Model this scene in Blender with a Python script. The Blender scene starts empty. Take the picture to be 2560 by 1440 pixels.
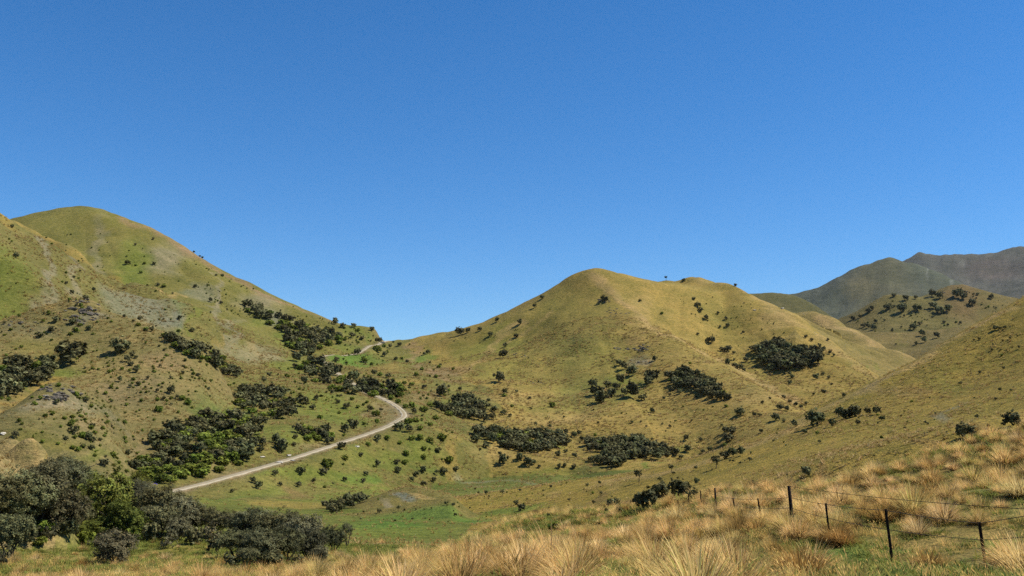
import bpy, math, random
import numpy as np

# ------------------------------------------------------------------ camera, sky, sun, exposure
SC = bpy.context.scene
COL = SC.collection
F_PX, CU, CV = 2490.0, 1280.0, 720.0            # focal length and centre in photo pixels
PITCH = math.atan(330.0 / F_PX)
SUN_AZ, SUN_EL = math.radians(90.0), math.radians(53.0)   # clockwise from the view direction (+Y)

cam_d = bpy.data.cameras.new('camera')
cam = bpy.data.objects.new('camera', cam_d)
COL.objects.link(cam)
cam_d.sensor_width = 36.0
cam_d.lens = 36.0 * F_PX / 2560.0
cam_d.clip_start = 0.2
cam_d.clip_end = 30000.0
cam.location = (0, 0, 0)
cam.rotation_euler = (math.pi / 2 + PITCH, 0, 0)
SC.camera = cam

world = bpy.data.worlds.new('World')
SC.world = world
world.use_nodes = True
wn = world.node_tree
bg = wn.nodes['Background']
sky = wn.nodes.new('ShaderNodeTexSky')
sky.sky_type = 'NISHITA'
sky.sun_disc = False
sky.sun_elevation = SUN_EL
sky.sun_rotation = SUN_AZ
sky.altitude = 900.0
sky.air_density = 1.0
sky.dust_density = 0.0
sky.ozone_density = 8.0
hs = wn.nodes.new('ShaderNodeHueSaturation')      # the camera's vivid rendering of the clear sky, the same all round
hs.inputs['Saturation'].default_value = 1.20
wn.links.new(sky.outputs[0], hs.inputs['Color'])
wn.links.new(hs.outputs[0], bg.inputs[0])
bg.inputs[1].default_value = 0.104

sun_d = bpy.data.lights.new('sun', 'SUN')
sun_d.energy = 5.0
sun_d.angle = math.radians(0.53)
sun_d.color = (1.0, 0.93, 0.82)
sun = bpy.data.objects.new('sun', sun_d)
COL.objects.link(sun)
SUN_DIR = np.array([math.sin(SUN_AZ) * math.cos(SUN_EL), math.cos(SUN_AZ) * math.cos(SUN_EL), math.sin(SUN_EL)])
from mathutils import Vector, Matrix
sun.rotation_euler = Vector(SUN_DIR).to_track_quat('Z', 'Y').to_euler()

SC.view_settings.view_transform = 'Standard'
SC.view_settings.look = 'None'
SC.view_settings.exposure = 0.45
SC.view_settings.gamma = 1.0
SC.render.engine = 'CYCLES'
SC.cycles.max_bounces = 5
SC.cycles.diffuse_bounces = 2
SC.cycles.transparent_max_bounces = 4
SC.cycles.use_denoising = False
SC.cycles.denoiser = 'OPENIMAGEDENOISE'
SC.cycles.denoising_input_passes = 'RGB_ALBEDO_NORMAL'

rng = np.random.default_rng(7)
random.seed(7)

# ------------------------------------------------------------------ helpers: picture <-> place
CP, SP = math.cos(PITCH), math.sin(PITCH)

def at(u, v, d):
    """the point seen at photo pixel (u, v) that lies d metres ahead"""
    a = (u - CU) / F_PX
    b = (CV - v) / F_PX
    s = d / (CP - b * SP)
    return (a * s, d, (SP + b * CP) * s)

def hash2(ix, iy, seed):
    h = (ix.astype(np.int64) * 374761393 + iy.astype(np.int64) * 668265263 + seed * 974711) & 0x7fffffff
    h = ((h ^ (h >> 13)) * 1274126177) & 0x7fffffff
    return ((h ^ (h >> 16)) & 0xffff) / 65535.0

def vnoise(x, y, seed=0):
    ix, iy = np.floor(x), np.floor(y)
    fx, fy = x - ix, y - iy
    fx = fx * fx * fx * (fx * (fx * 6 - 15) + 10)
    fy = fy * fy * fy * (fy * (fy * 6 - 15) + 10)
    ix = ix.astype(np.int64); iy = iy.astype(np.int64)
    a, b = hash2(ix, iy, seed), hash2(ix + 1, iy, seed)
    c, d = hash2(ix, iy + 1, seed), hash2(ix + 1, iy + 1, seed)
    return (a + (b - a) * fx) * (1 - fy) + (c + (d - c) * fx) * fy - 0.5

def fbm(x, y, seed=0, n=4):
    r = 0; amp = 1.0
    for i in range(n):
        r = r + amp * vnoise(x, y, seed + i * 17)
        x, y = x * 1.93 + 0.62 * y + 3.1, y * 1.93 - 0.62 * x * 0.5 + 7.7
        amp *= 0.5
    return r

# ------------------------------------------------------------------ the lie of the land
# each rise of ground is a smooth surface through points (u, v, metres ahead); 'c' = a crest: it falls away behind
SURF = {}
def surface(name, c, crest, face, extra=(), back=0.35, lam=0.0):
    P = []
    for (u, v, d) in crest:
        x, y, z = at(u, v, d)
        P.append((x, y, z))
        for k in (0.10, 0.45):
            s = 1 + k
            P.append((x * s, y * s, z - back * k * d))
    P += [at(*q) for q in face]
    P += list(extra)
    P = np.array(P, float)
    n = len(P)
    ctr = P[:, :2].mean(0); sc = P[:, :2].std()
    X = (P[:, :2] - ctr) / sc
    cc = c / sc
    A = np.sqrt(((X[:, None] - X[None]) ** 2).sum(-1) + cc * cc)
    A[np.arange(n), np.arange(n)] -= lam
    Q = np.c_[np.ones(n), X]
    M = np.zeros((n + 3, n + 3))
    M[:n, :n] = A; M[:n, n:] = Q; M[n:, :n] = Q.T
    w = np.linalg.solve(M, np.r_[P[:, 2], 0, 0, 0])
    def f(x, y):
        X0 = (x - ctr[0]) / sc; X1 = (y - ctr[1]) / sc
        z = w[n] + w[n + 1] * X0 + w[n + 2] * X1
        for i in range(n):
            z = z + w[i] * np.sqrt((X0 - X[i, 0]) ** 2 + (X1 - X[i, 1]) ** 2 + cc * cc)
        return z
    SURF[name] = f

surface('valley_floor', 25.0, [], [
    (600,1255,300),(800,1240,350),(1000,1237,375),(1000,1270,285),(1000,1312,200),(1200,1207,450),(1400,1192,480),
    (1600,1165,500),(1300,1262,300),(700,1290,230),(900,1340,165),(850,1380,112),(700,1408,82),(500,1400,86),(285,1412,88),(60,1405,86),
    (0,1440,70),(300,1445,62),(600,1445,60),(850,1445,52),(120,1320,128),(400,1300,150),(-300,1420,80),(-300,1300,140),(440,1262,240),(150,1290,190),(-200,1250,230)],
    [(0,0,-2.6),(-14,14,-4.6),(-30,30,-7.0),(20,0,-2.5),(25,60,-14),(60,150,-22),(150,300,-30),(300,500,-40),(0,600,-45),(-200,600,-60),(-400,400,-60),
     (0,900,-60),(400,900,-70),(-400,900,-80),(-60,-60,-5),(60,-60,-3),(-150,20,-10),(150,20,-16)])

surface('foreground_slope', 6.0, [
    (3100,939,46),(2800,1019,50),(2560,1081,54),(2450,1105,55),(2350,1131,56),(2250,1161,57),(2150,1191,58),(2050,1212,60),(1950,1220,63),(1850,1235,70),(1750,1261,80),
    (1680,1272,85),(1600,1287,92),(1500,1297,100),(1400,1312,108),(1300,1322,112),(1200,1343,100),(1120,1375,84),(1050,1401,70),(950,1427,56),(880,1443,47),(800,1459,40)],
    [(2000,1440,14),(2560,1440,13),(1500,1440,18),(1100,1440,26),(2000,1312,33),(2230,1392,23),(2460,1408,20),(1904,1305,42),
     (2560,1250,30),(2560,1150,42),(2300,1220,42),(1600,1355,42),(1300,1385,46),(1600,1308,65),(1750,1305,50),(1500,1322,72),(1400,1338,72),(1300,1352,72),(1700,1285,68),(1650,1335,50),(1840,1262,58),(1200,1390,55),(1750,1390,28),(1900,1345,33)],
    [(0,0,-1.7),(0,8,-1.95),(-10,5,-3.3),(10,5,-1.0),(-10,-20,-2.6),(10,-20,-0.4),(30,0,1.0),(45,20,2.2),(-30,10,-8.5),(-22,25,-9)], back=0.22)

surface('right_hill', 22.0, [
    (3200,425,380),(2900,565,360),(2700,722,350),(2560,798,340),(2480,834,330),(2400,867,322),(2300,908,312),(2200,963,304),(2100,1006,296),(2000,1049,290),
    (1900,1103,292),(1800,1150,300),(1700,1190,310),(1600,1212,322),(1500,1227,334),(1400,1241,344),(1300,1246,350),(1200,1256,352),(1130,1261,345)],
    [(2300,1000,235),(2560,900,250),(2560,1010,180),(2000,1120,205),(2000,1190,145),(2300,1080,155),(2560,1075,130),(1800,1200,190),(1700,1243,172),(1500,1262,212),
     (1400,1296,182),(1300,1292,225),(1250,1312,190),(3000,900,170),(1150,1290,260)],
    [(60,90,-22),(0,120,-28),(120,100,-14)], back=0.4)

surface('mound', 5.0, [(1130,1243,305),(1070,1228,308),(1010,1228,306),(960,1240,300),(900,1262,286),(840,1282,270)],
    [(960,1285,250),(1040,1280,256),(870,1296,245),(1120,1270,272)], back=0.5)

surface('left_hill', 26.0, [
    (-500,760,1100),(-200,700,1110),(-60,640,1120),(0,600,1125),(45,566,1125),(80,547,1125),(120,533,1115),(160,520,1105),(200,515,1100),(240,518,1098),(280,530,1095),(330,550,1090),(380,575,1085),(430,602,1080),(500,645,1075),(560,682,1070),
    (620,712,1065),(690,745,1060),(760,775,1055),(830,802,1050),(900,818,1045),(930,820,1042),(960,833,1040),(1000,850,1040),(1030,853,1040),(1080,850,1045)],
    [(150,610,1000),(250,665,960),(350,710,925),(200,570,1040),(400,680,970),(500,720,960),(600,780,930),(700,830,900),(800,830,960),
     (100,800,720),(0,780,730),(300,830,680),(400,850,660),(250,760,760),(150,800,640),(300,900,560),
     (550,820,790),(600,900,690),(700,900,750),(760,950,660),(800,905,800),(850,900,840),(900,874,900),(950,860,985),(900,960,660),
     (950,993,575),(975,1008,548),(1010,1042,500),(960,1070,455),(860,1105,408),(720,1150,358),(600,1185,325),(440,1228,288),
     (600,1100,385),(700,1050,435),(800,1000,520),(850,1050,470),(900,1030,515),(700,1200,335),(900,1150,392),(1100,1110,445),(1050,1160,425),(1150,1185,440),
     (1100,1000,640),(1060,930,800),(1030,880,940),(1130,960,720),(1150,1060,540),(1200,1130,480),(550,1010,480),(450,1110,390),(300,1190,310)],
    [(-400,600,60),(-300,300,10)], back=0.5)

surface('left_spur', 18.0, [
    (-700,530,950),(-300,538,930),(-100,538,920),(0,543,915),(60,564,905),(130,600,890),(200,642,868),(280,690,830),(350,715,805),(420,745,780),(500,790,740)],
    [(0,700,830),(100,700,820),(150,740,800),(250,740,800),(350,790,745),(0,640,860),(100,650,850)], back=0.7)

surface('rocky_spur', 14.0, [
    (-500,980,430),(-200,880,460),(0,803,485),(60,783,492),(120,762,500),(180,746,506),(215,741,508),(260,763,506),(300,785,505),(360,806,505),(430,840,505),(520,882,502),(600,938,495)],
    [(100,900,435),(300,900,450),(400,950,435),(200,850,468),(500,1000,430),(590,1010,445),(350,1010,405),(200,960,415),(50,870,452),(50,950,410),(450,1080,380),(300,1080,360)], back=0.75)

surface('lower_spur', 9.0, [
    (-400,1180,270),(-150,1110,290),(0,1040,308),(60,1005,320),(110,974,330),(150,964,334),(190,972,338),(240,992,342),(290,1015,348)],
    [(100,1080,290),(300,1090,330),(380,1120,325),(300,1150,300),(200,1150,285),(50,1120,280),(330,1050,345),(420,1190,300),(100,1200,262),(450,1130,350),(300,1230,262)], back=0.7)

surface('left_rise', 6.0, [(-400,1100,190),(-200,1104,182),(0,1112,170),(60,1124,166),(105,1140,160),(130,1165,155),(155,1230,148)],
    [(0,1220,142),(80,1235,138),(-100,1200,150),(0,1155,158),(80,1175,153),(40,1135,164),(-100,1140,166)], back=0.6)

Q1 = [(1540,745,935),(1600,798,885),(1700,852,805),(1800,906,725),(1900,961,645),(1960,1001,595),(2000,1028,565)]
surface('middle_hill', 14.0, [
    (980,880,1040),(1060,848,1040),(1180,818,1032),(1300,760,1016),(1400,706,998),(1480,669,980),(1540,687,990),(1600,699,1010),(1660,714,1035),(1720,716,1060)],
    Q1 + [(1020,858,1040),(1120,835,1037),(1240,790,1025),(1350,735,1008),(1440,682,990),(1510,677,985),
     (1200,900,865),(1150,960,745),(1300,850,905),(1300,950,765),(1400,800,905),(1400,900,805),(1500,850,825),(1500,950,745),(1600,900,770),(1600,1000,660),(1500,1050,605),(1350,1050,620),(1250,1050,600),
     (1200,1000,680),(1700,1000,650),(1700,1080,570),(1800,1050,565),(1880,1030,570),(1400,1120,525),(1600,1120,525),(1250,1150,475),(1150,1060,545),(1700,1150,520),(1450,740,950),(1480,800,880),(1900,1080,520)],
    [(-60,700,0)] + [(at(*q)[0] + 45, q[2] + 30, at(*q)[2] + 3) for q in Q1[1:]] + [(at(*q)[0] + 130, q[2] + 90, at(*q)[2] + 5) for q in Q1[2:]], back=0.3, lam=0.004)
_front = SURF['middle_hill']
_cr = np.array([at(*q) for q in [(1480,669,980)] + Q1 + [(2100,1085,500),(2250,1150,430)]])
_arc = np.r_[0, np.cumsum(np.linalg.norm(np.diff(_cr[:, :2], axis=0), axis=1))]
def middle_hill(x, y):
    """the front face and the gully side meet in a sharp crest that runs down from the summit"""
    best = np.full(x.shape, 1e18); zc = np.zeros(x.shape); side = np.zeros(x.shape); arc = np.zeros(x.shape)
    for k in range(len(_cr) - 1):
        p, q = _cr[k], _cr[k + 1]; e = q[:2] - p[:2]; L2 = e @ e
        t = np.clip(((x - p[0]) * e[0] + (y - p[1]) * e[1]) / L2, 0, 1)
        dx, dy = x - (p[0] + t * e[0]), y - (p[1] + t * e[1])
        d2 = dx * dx + dy * dy; m = d2 < best
        best = np.where(m, d2, best); zc = np.where(m, p[2] + t * (q[2] - p[2]), zc)
        side = np.where(m, np.sign(e[0] * dy - e[1] * dx), side); arc = np.where(m, _arc[k] + t * math.sqrt(L2), arc)
    s = np.sqrt(best) * side + 3.0 * fbm(x / 40, y / 40, 83, 2)
    back = zc - 0.55 * np.clip(arc / 160, 0.05, 1) * s + np.where((side < 0), 500.0 * np.clip(-s / 60, 0, 1), 0.0) + np.where(arc < 2, 60.0, 0.0) - np.where(side > 0, 0.6 * np.clip(s - 130, 0, None), 0.0)
    f = _front(x, y)
    k = 1.6
    h = np.clip(0.5 + 0.5 * (back - f) / (k * 2), 0, 1)
    return back + (f - back) * h - k * h * (1 - h)
SURF['middle_hill'] = middle_hill

surface('second_spur', 16.0, [
    (1600,730,1090),(1660,704,1085),(1700,701,1082),(1740,693,1080),(1780,706,1072),(1830,712,1060),(1860,725,1050),(1900,748,1030),(1950,775,1005),(2000,802,978),(2050,840,940),(2100,879,900),(2150,914,858),(2190,942,822),(2260,985,770)],
    [(1700,780,1020),(1750,800,1000),(1850,850,920),(1950,900,845),(2000,950,785),(1950,980,730),(2050,985,740),(1850,905,850),(1750,850,915),(1650,780,1010)],
    [(at(u, v, d)[0], d, at(u, v, d)[2] - h) for (u, v, d, h) in ((1540,745,935,30),(1600,796,885,32),(1700,850,805,34),(1800,905,725,32),(1900,960,645,28),(1500,850,825,60),(1600,950,700,60),(1400,800,905,80),(1480,700,980,60))], back=0.4)

surface('golden_spur', 18.0, [(1900,830,1560),(1985,797,1510),(2045,785,1480),(2100,805,1425),(2150,832,1360),(2200,858,1290),(2280,891,1190),(2360,935,1100)],
    [(2050,830,1380),(2150,900,1150),(2100,860,1260),(2200,930,1060),(2000,840,1400)], back=0.4)

surface('bushy_hill', 55.0, [(2040,830,1950),(2100,797,1950),(2140,780,1945),(2180,757,1935),(2230,738,1925),(2260,745,1925),(2300,743,1930),(2340,725,1930),(2380,713,1925),(2400,712,1920),(2440,720,1915),(2490,735,1910),(2550,752,1900),(2700,800,1880),(2900,850,1850)],
    [(2200,830,1720),(2400,800,1750),(2300,880,1580),(2450,850,1620),(2120,830,1800),(2550,830,1700)], back=0.4)

surface('dark_ridge', 60.0, [(1700,770,2650),(1800,748,2620),(1880,735,2600),(1920,733,2600),(1960,732,2590),(2000,743,2570),(2050,771,2520),(2095,797,2470),(2160,840,2400)],
    [(1950,790,2350),(2050,830,2300),(1850,800,2400)], back=0.4)

surface('far_mountain', 12.0, [(1850,765,5400),(1930,745,5350),(1990,736,5300),(2050,724,5250),(2100,700,5200),(2150,672,5120),(2190,652,5060),(2208,642,5020),(2222,636,5000),(2238,643,5015),(2258,651,5030),(2320,672,5000),(2390,700,4900),(2450,730,4800),(2560,790,4600),(2750,880,4300)],
    [(2100,760,4600),(2222,720,4500),(2300,770,4300),(2160,790,4200),(2400,820,4200),(2000,800,4500),(1850,850,4500),(1700,880,5000),(2000,850,3900),(2300,880,3800)],
    [(600,5500,300)], back=0.5)

surface('distant_range', 12.0, [(2150,720,6500),(2200,670,6450),(2255,648,6400),(2275,640,6390),(2298,625,6380),(2330,637,6400),(2345,639,6420),(2380,635,6420),(2400,634,6410),(2420,632,6400),(2460,637,6420),(2490,635,6400),(2520,621,6370),(2545,610,6350),(2600,606,6300),(2700,580,6200),(2900,560,6000),(3300,640,5600)],
    [(2400,680,6000),(2500,680,5900),(2560,700,5600),(2700,700,5400),(2300,720,5800),(2200,800,5600),(2400,800,5300),(2050,850,6000)], back=0.5)

NAMES = list(SURF)
# where each rise starts and ends: metres from the camera, and its sideways limits as x / y
WINDOW = dict(right_hill=(125, 700, -0.09, 9), mound=(240, 420, -0.25, -0.06), left_hill=(285, 2200, -9, 0.0), left_spur=(760, 1500, -9, -0.30),
    rocky_spur=(385, 1100, -9, -0.31), lower_spur=(262, 700, -9, -0.40), left_rise=(140, 300, -9, -0.44), middle_hill=(470, 2000, -0.13, 0.42),
    second_spur=(720, 2200, 0.10, 0.50), golden_spur=(1050, 3000, 0.285, 0.6), bushy_hill=(1500, 3500, 0.25, 9), dark_ridge=(2200, 4500, 0.1, 0.5),
    far_mountain=(4000, 9000, 0.19, 9), distant_range=(5300, 20000, 0.3, 9))

def terrain_raw(x, y):
    r = np.hypot(x, y)
    zs = []
    th = np.abs(np.arctan2(x, y))
    for nme in NAMES:
        z = SURF[nme](x, y)
        if nme not in ('valley_floor', 'foreground_slope'):
            cut = np.clip((th - math.radians(33)) / math.radians(12), 0, 1)
            a0, a1, l0, l1 = WINDOW[nme]
            q = x / np.maximum(y, 1.0)
            z = np.minimum(z, 1600.0) - 160.0 * cut * cut - np.where(y < 40, 4000.0, 0.0)
            z = z - (0.9 if nme == 'left_spur' else 0.45) * np.clip(a0 - r, 0, None) - 0.9 * np.clip(a0 * 0.86 - r, 0, None) - 0.6 * np.clip(r - a1, 0, None)
            z = z - (0.7 if nme in ('lower_spur', 'rocky_spur') else 1.0) * r * (np.clip(l0 - q, 0, None) + np.clip(q - l1, 0, None))
            z = np.where(r < a0 * 0.6, -3000.0, z)
        else:
            far = np.clip((r - 60) / 100, 0, 1)
            if nme == 'foreground_slope':
                z = z - 40 * np.clip((r - 125) / 60, 0, None) - 30 * np.clip((th - math.radians(75)) / 1.0, 0, 1) * far
                z = np.where(y < -10, np.minimum(z, 1.5), z)
            else:
                z = np.clip(z, -75, 20)
        zs.append(z)
    return np.stack(zs), r

def terrain_base(x, y):
    Z, r = terrain_raw(x, y)
    k = np.clip(r * 0.0035, 0.2, 6.0)
    m = Z.max(0)
    idx = Z.argmax(0)
    z = m + k * np.log(np.exp(np.maximum((Z - m) / k, -40)).sum(0))
    z = np.where(k * 0 + (z - m) > 0, z, m)
    # creases and folds
    amp = np.clip((r - 100) / 400, 0, 1)
    z = z + amp * (1.6 * fbm(x / 110, y / 110, 3, 3) + 5.5 * (np.abs(fbm(x / 75, y / 75, 13, 3)) - 0.22) * np.clip((r - 260) / 300, 0, 1) + 1.8 * (np.abs(fbm(x / 19, y / 19, 23, 2)) - 0.2) * np.clip((r - 200) / 200, 0, 1) + np.clip(r / 1500, 0.6, 6) * 1.0 * fbm(x / 31, y / 31, 9, 3))
    z = z + np.clip((r - 500) / 4000, 0, 1) * 26 * np.clip((r - 2000) / 2000, 0, 1) * (np.abs(fbm(x / 260, y / 420, 5, 4)) - 0.22)
    # gullies that run down from the summits
    for (u, v, d, rad, n, A, sd) in ((200,515,1100,620,13,9.0,61),(1480,671,980,560,15,8.0,62),(1740,698,1080,420,15,6.0,63),(2222,636,5000,2600,17,36.0,64),(2300,625,6380,2600,18,36.0,65),(2380,713,1920,700,15,8.0,66),(2700,665,350,260,16,1.6,67)):
        sx, sy, _ = at(u, v, d)
        ph, rho = np.arctan2(x - sx, y - sy), np.hypot(x - sx, y - sy)
        w_ = np.clip((rho - rad * .10) / (rad * .35), 0, 1) * np.clip((rad * 1.15 - rho) / (rad * .35), 0, 1)
        w_ = w_ * np.where(np.abs(r - math.hypot(sx, sy)) < rad * 1.2, 1, 0)
        ph = ph + 0.10 * fbm(x / (rad * .3), y / (rad * .3), sd, 2)
        z = z + w_ * A * (np.abs(vnoise(ph * n / 2 + 40, rho / rad * .7, sd) + .35 * vnoise(ph * n + 90, rho / rad * 1.4, sd + 5)) - (0.42 if A > 30 else 0.2))
    near = np.clip((140 - r) / 60, 0, 1)
    z = z + near * (0.35 * fbm(x / 9, y / 9, 21, 2) + 0.16 * fbm(x / 2.3, y / 2.3, 33, 2)) * np.clip((r - 2) / 8, 0, 1)
    return z, idx

# polar grid of ground points round the camera: columns = bearings, rows = distances
TH = np.radians(np.r_[np.linspace(-180, -62, 13), np.linspace(-55, -31, 13), np.linspace(-29.2, 29.2, 880), np.linspace(31, 55, 13), np.linspace(62, 180, 13)])
def seg(a, b, n): return np.geomspace(a, b, n, endpoint=False)
RR = np.r_[[0.6], seg(2, 10, 12), seg(10, 120, 190), seg(120, 280, 110), np.arange(280, 620, 2.0), np.arange(620, 1110, 2.5), seg(1110, 2000, 90), seg(2000, 7600, 110), [7600, 9000, 12000]]
TT, RG = np.meshgrid(TH, RR, indexing='ij')
GX, GY = RG * np.sin(TT), RG * np.cos(TT)
GZ, GI = terrain_base(GX, GY)

def place(u, v):
    """where the sight line through photo pixel (u, v) meets the ground"""
    a, b = (u - CU) / F_PX, (CV - v) / F_PX
    dx, dy, dz = a, CP - b * SP, SP + b * CP
    th = math.atan2(dx, dy)
    s = dz / math.hypot(dx, dy)
    j = int(np.clip(np.searchsorted(TH, th) - 1, 0, len(TH) - 2))
    t = (th - TH[j]) / (TH[j + 1] - TH[j])
    zc = GZ[j] * (1 - t) + GZ[j + 1] * t
    e = zc / RR
    ok = np.nonzero((e >= s) & (RR > 7))[0]
    if len(ok):
        i = ok[0]
        if i > 0 and e[i] > e[i - 1]:
            q = (s - e[i - 1]) / (e[i] - e[i - 1]); q = min(max(q, 0), 1)
        else:
            q = 1.0
        r = RR[i - 1] + (RR[i] - RR[i - 1]) * q
    else:
        far = np.where(RR > 60, e, -9)
        r = RR[int(far.argmax())]
    z = np.interp(r, RR, zc)
    return np.array([r * math.sin(th), r * math.cos(th), z])

def ground_z(x, y):
    th = math.atan2(x, y); r = math.hypot(x, y)
    j = int(np.clip(np.searchsorted(TH, th) - 1, 0, len(TH) - 2))
    t = (th - TH[j]) / (TH[j + 1] - TH[j])
    return float(np.interp(r, RR, GZ[j] * (1 - t) + GZ[j + 1] * t))

def ground_zv(x, y):
    th = np.arctan2(x, y); r = np.hypot(x, y)
    j = np.clip(np.searchsorted(TH, th) - 1, 0, len(TH) - 2)
    t = (th - TH[j]) / (TH[j + 1] - TH[j])
    i = np.clip(np.searchsorted(RR, r) - 1, 0, len(RR) - 2)
    q = np.clip((r - RR[i]) / (RR[i + 1] - RR[i]), 0, 1)
    return ((GZ[j, i] * (1 - q) + GZ[j, i + 1] * q) * (1 - t) + (GZ[j + 1, i] * (1 - q) + GZ[j + 1, i + 1] * q) * t)

# ------------------------------------------------------------------ the gravel road: a bench cut into the slope
ROAD_UVD = [(415,1235,279),(440,1228,288),(520,1207,306),(600,1185,325),(720,1150,358),(790,1128,382),(860,1105,408),(920,1085,434),(965,1068,458),(995,1052,484),(1010,1041,504),(1004,1027,522),(985,1012,542),(965,1001,560),(948,993,576),
    (915,975,640),(860,940,720),(815,908,795),(803,900,812),(801,894,822),(810,890,832),(826,888,842),(868,884,868),(903,878,892),(916,870,912),(926,864,935),(945,858,975),(962,854,1020),(972,852,1060)]
rp = np.array([at(*q) for q in ROAD_UVD])
def smooth_line(p, step):
    q = np.r_[[2 * p[0] - p[1]], p, [2 * p[-1] - p[-2]]]
    out = []
    for i in range(1, len(q) - 2):
        n = max(2, int(np.linalg.norm(q[i + 1] - q[i]) / step))
        for t in np.linspace(0, 1, n, endpoint=False):
            out.append(0.5 * ((2 * q[i]) + (-q[i - 1] + q[i + 1]) * t + (2 * q[i - 1] - 5 * q[i] + 4 * q[i + 1] - q[i + 2]) * t * t + (-q[i - 1] + 3 * q[i] - 3 * q[i + 1] + q[i + 2]) * t ** 3))
    out.append(p[-1])
    return np.array(out)
road3 = smooth_line(rp, 1.6)
road = road3[:, :2]; rz = road3[:, 2].copy()
for _ in range(30):
    rz[1:-1] = (rz[:-2] + rz[1:-1] * 2 + rz[2:]) / 4
ry = road[:, 1]
rz -= 1.3 * np.clip((ry - 585) / 15, 0, 1) * np.clip((785 - ry) / 15, 0, 1) + 1.5 * np.clip((ry - 846) / 6, 0, 1) * np.clip((893 - ry) / 6, 0, 1) + 1.2 * np.clip((ry - 938) / 6, 0, 1) * np.clip((990 - ry) / 6, 0, 1)
ROADW = 2.3
BENCH = np.full(GX.shape, 99.0)
sel = np.nonzero((GX > road[:, 0].min() - 18) & (GX < road[:, 0].max() + 18) & (GY > road[:, 1].min() - 18) & (GY < road[:, 1].max() + 18))
px, py = GX[sel], GY[sel]
best = np.full(px.shape, 1e9); bz = np.zeros(px.shape)
for i in range(len(road)):
    d2 = (px - road[i, 0]) ** 2 + (py - road[i, 1]) ** 2
    m = d2 < best
    best[m] = d2[m]; bz[m] = rz[i]
best = np.sqrt(best)
wgt = np.clip((14.0 - best) / (14.0 - 4.8), 0, 1)
wgt = wgt * wgt * (3 - 2 * wgt)
GZ[sel] = GZ[sel] * (1 - wgt) + bz * wgt
BENCH[sel] = best

# ------------------------------------------------------------------ ground cover: what grows where
GOLD = (0.285, 0.190, 0.052); STRAW = (0.33, 0.225, 0.09); OLIVE = (0.170, 0.145, 0.034); GREEN = (0.128, 0.150, 0.026)
LUSH = (0.080, 0.150, 0.022); SCREE = (0.225, 0.190, 0.125); GREY = (0.165, 0.165, 0.140); PINK = (0.25, 0.155, 0.088); RUST = (0.17, 0.095, 0.045)
EARTH = (0.21, 0.15, 0.085); PALE = (0.45, 0.40, 0.31); DARKG = (0.075, 0.085, 0.022)
BASE = dict(valley_floor=(0.128, 0.135, 0.028), foreground_slope=(0.185, 0.135, 0.040), right_hill=(0.220, 0.160, 0.033), mound=(0.15, 0.125, 0.036), left_hill=(0.150, 0.132, 0.036),
    left_spur=(0.150, 0.130, 0.040), rocky_spur=(0.175, 0.140, 0.052), lower_spur=(0.165, 0.136, 0.052), left_rise=(0.27,0.20,0.085), middle_hill=(0.242, 0.176, 0.048), second_spur=(0.235, 0.170, 0.044),
    golden_spur=(0.195, 0.148, 0.046), bushy_hill=(0.140, 0.108, 0.036), dark_ridge=(0.092, 0.084, 0.030), far_mountain=(0.072, 0.077, 0.050), distant_range=(0.080, 0.078, 0.062))
GC = np.array([BASE[n] for n in NAMES])[GI]
wx = GX + 14 * fbm(GX / 22, GY / 22, 51, 3) * np.clip(RG / 300, 0.05, 1)
wy = GY + 14 * fbm(GX / 22, GY / 22, 71, 3) * np.clip(RG / 300, 0.05, 1)

def paint(mask, col, s):
    global GC
    m = np.clip(mask * s, 0, 1)[..., None]
    GC = GC * (1 - m) + np.array(col) * m

def spot(u, v, ru, rv, col, s=0.8, rough=0.35):
    c = place(u, v)[:2]
    ex = (place(u + ru, v)[:2] - place(u - ru, v)[:2]) / 2
    ey = (place(u, v - rv)[:2] - place(u, v + rv)[:2]) / 2
    R = np.linalg.norm(c)
    wide = ru / F_PX * R
    # keep the patch compact where the sight line slips over a crest
    if np.linalg.norm(ex) > 1.8 * wide: ex = ex / np.linalg.norm(ex) * wide
    lim = 14 * rv / F_PX * R
    if np.linalg.norm(ey) > lim: ey = ey / np.linalg.norm(ey) * lim
    M = np.linalg.inv(np.c_[ex, ey] + 1e-6 * np.eye(2))
    dx, dy = wx - c[0], wy - c[1]
    q = np.hypot(M[0, 0] * dx + M[0, 1] * dy, M[1, 0] * dx + M[1, 1] * dy)
    paint(np.clip((1.25 - q) / 0.7, 0, 1), col, s)

def strip(pts, w, col, s=0.8):
    P = smooth_line(np.array([place(u, v)[:2] for (u, v) in pts]), max(2.0, w * 0.4))
    lo, hi = P.min(0) - 2 * w, P.max(0) + 2 * w
    sl = np.nonzero((wx > lo[0]) & (wx < hi[0]) & (wy > lo[1]) & (wy < hi[1]))
    b = np.full(sl[0].shape, 1e12)
    for p in P:
        b = np.minimum(b, (wx[sl] - p[0]) ** 2 + (wy[sl] - p[1]) ** 2)
    m = np.zeros(GX.shape); m[sl] = np.clip(1.3 - np.sqrt(b) / w, 0, 1)
    paint(m, col, s)

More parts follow.
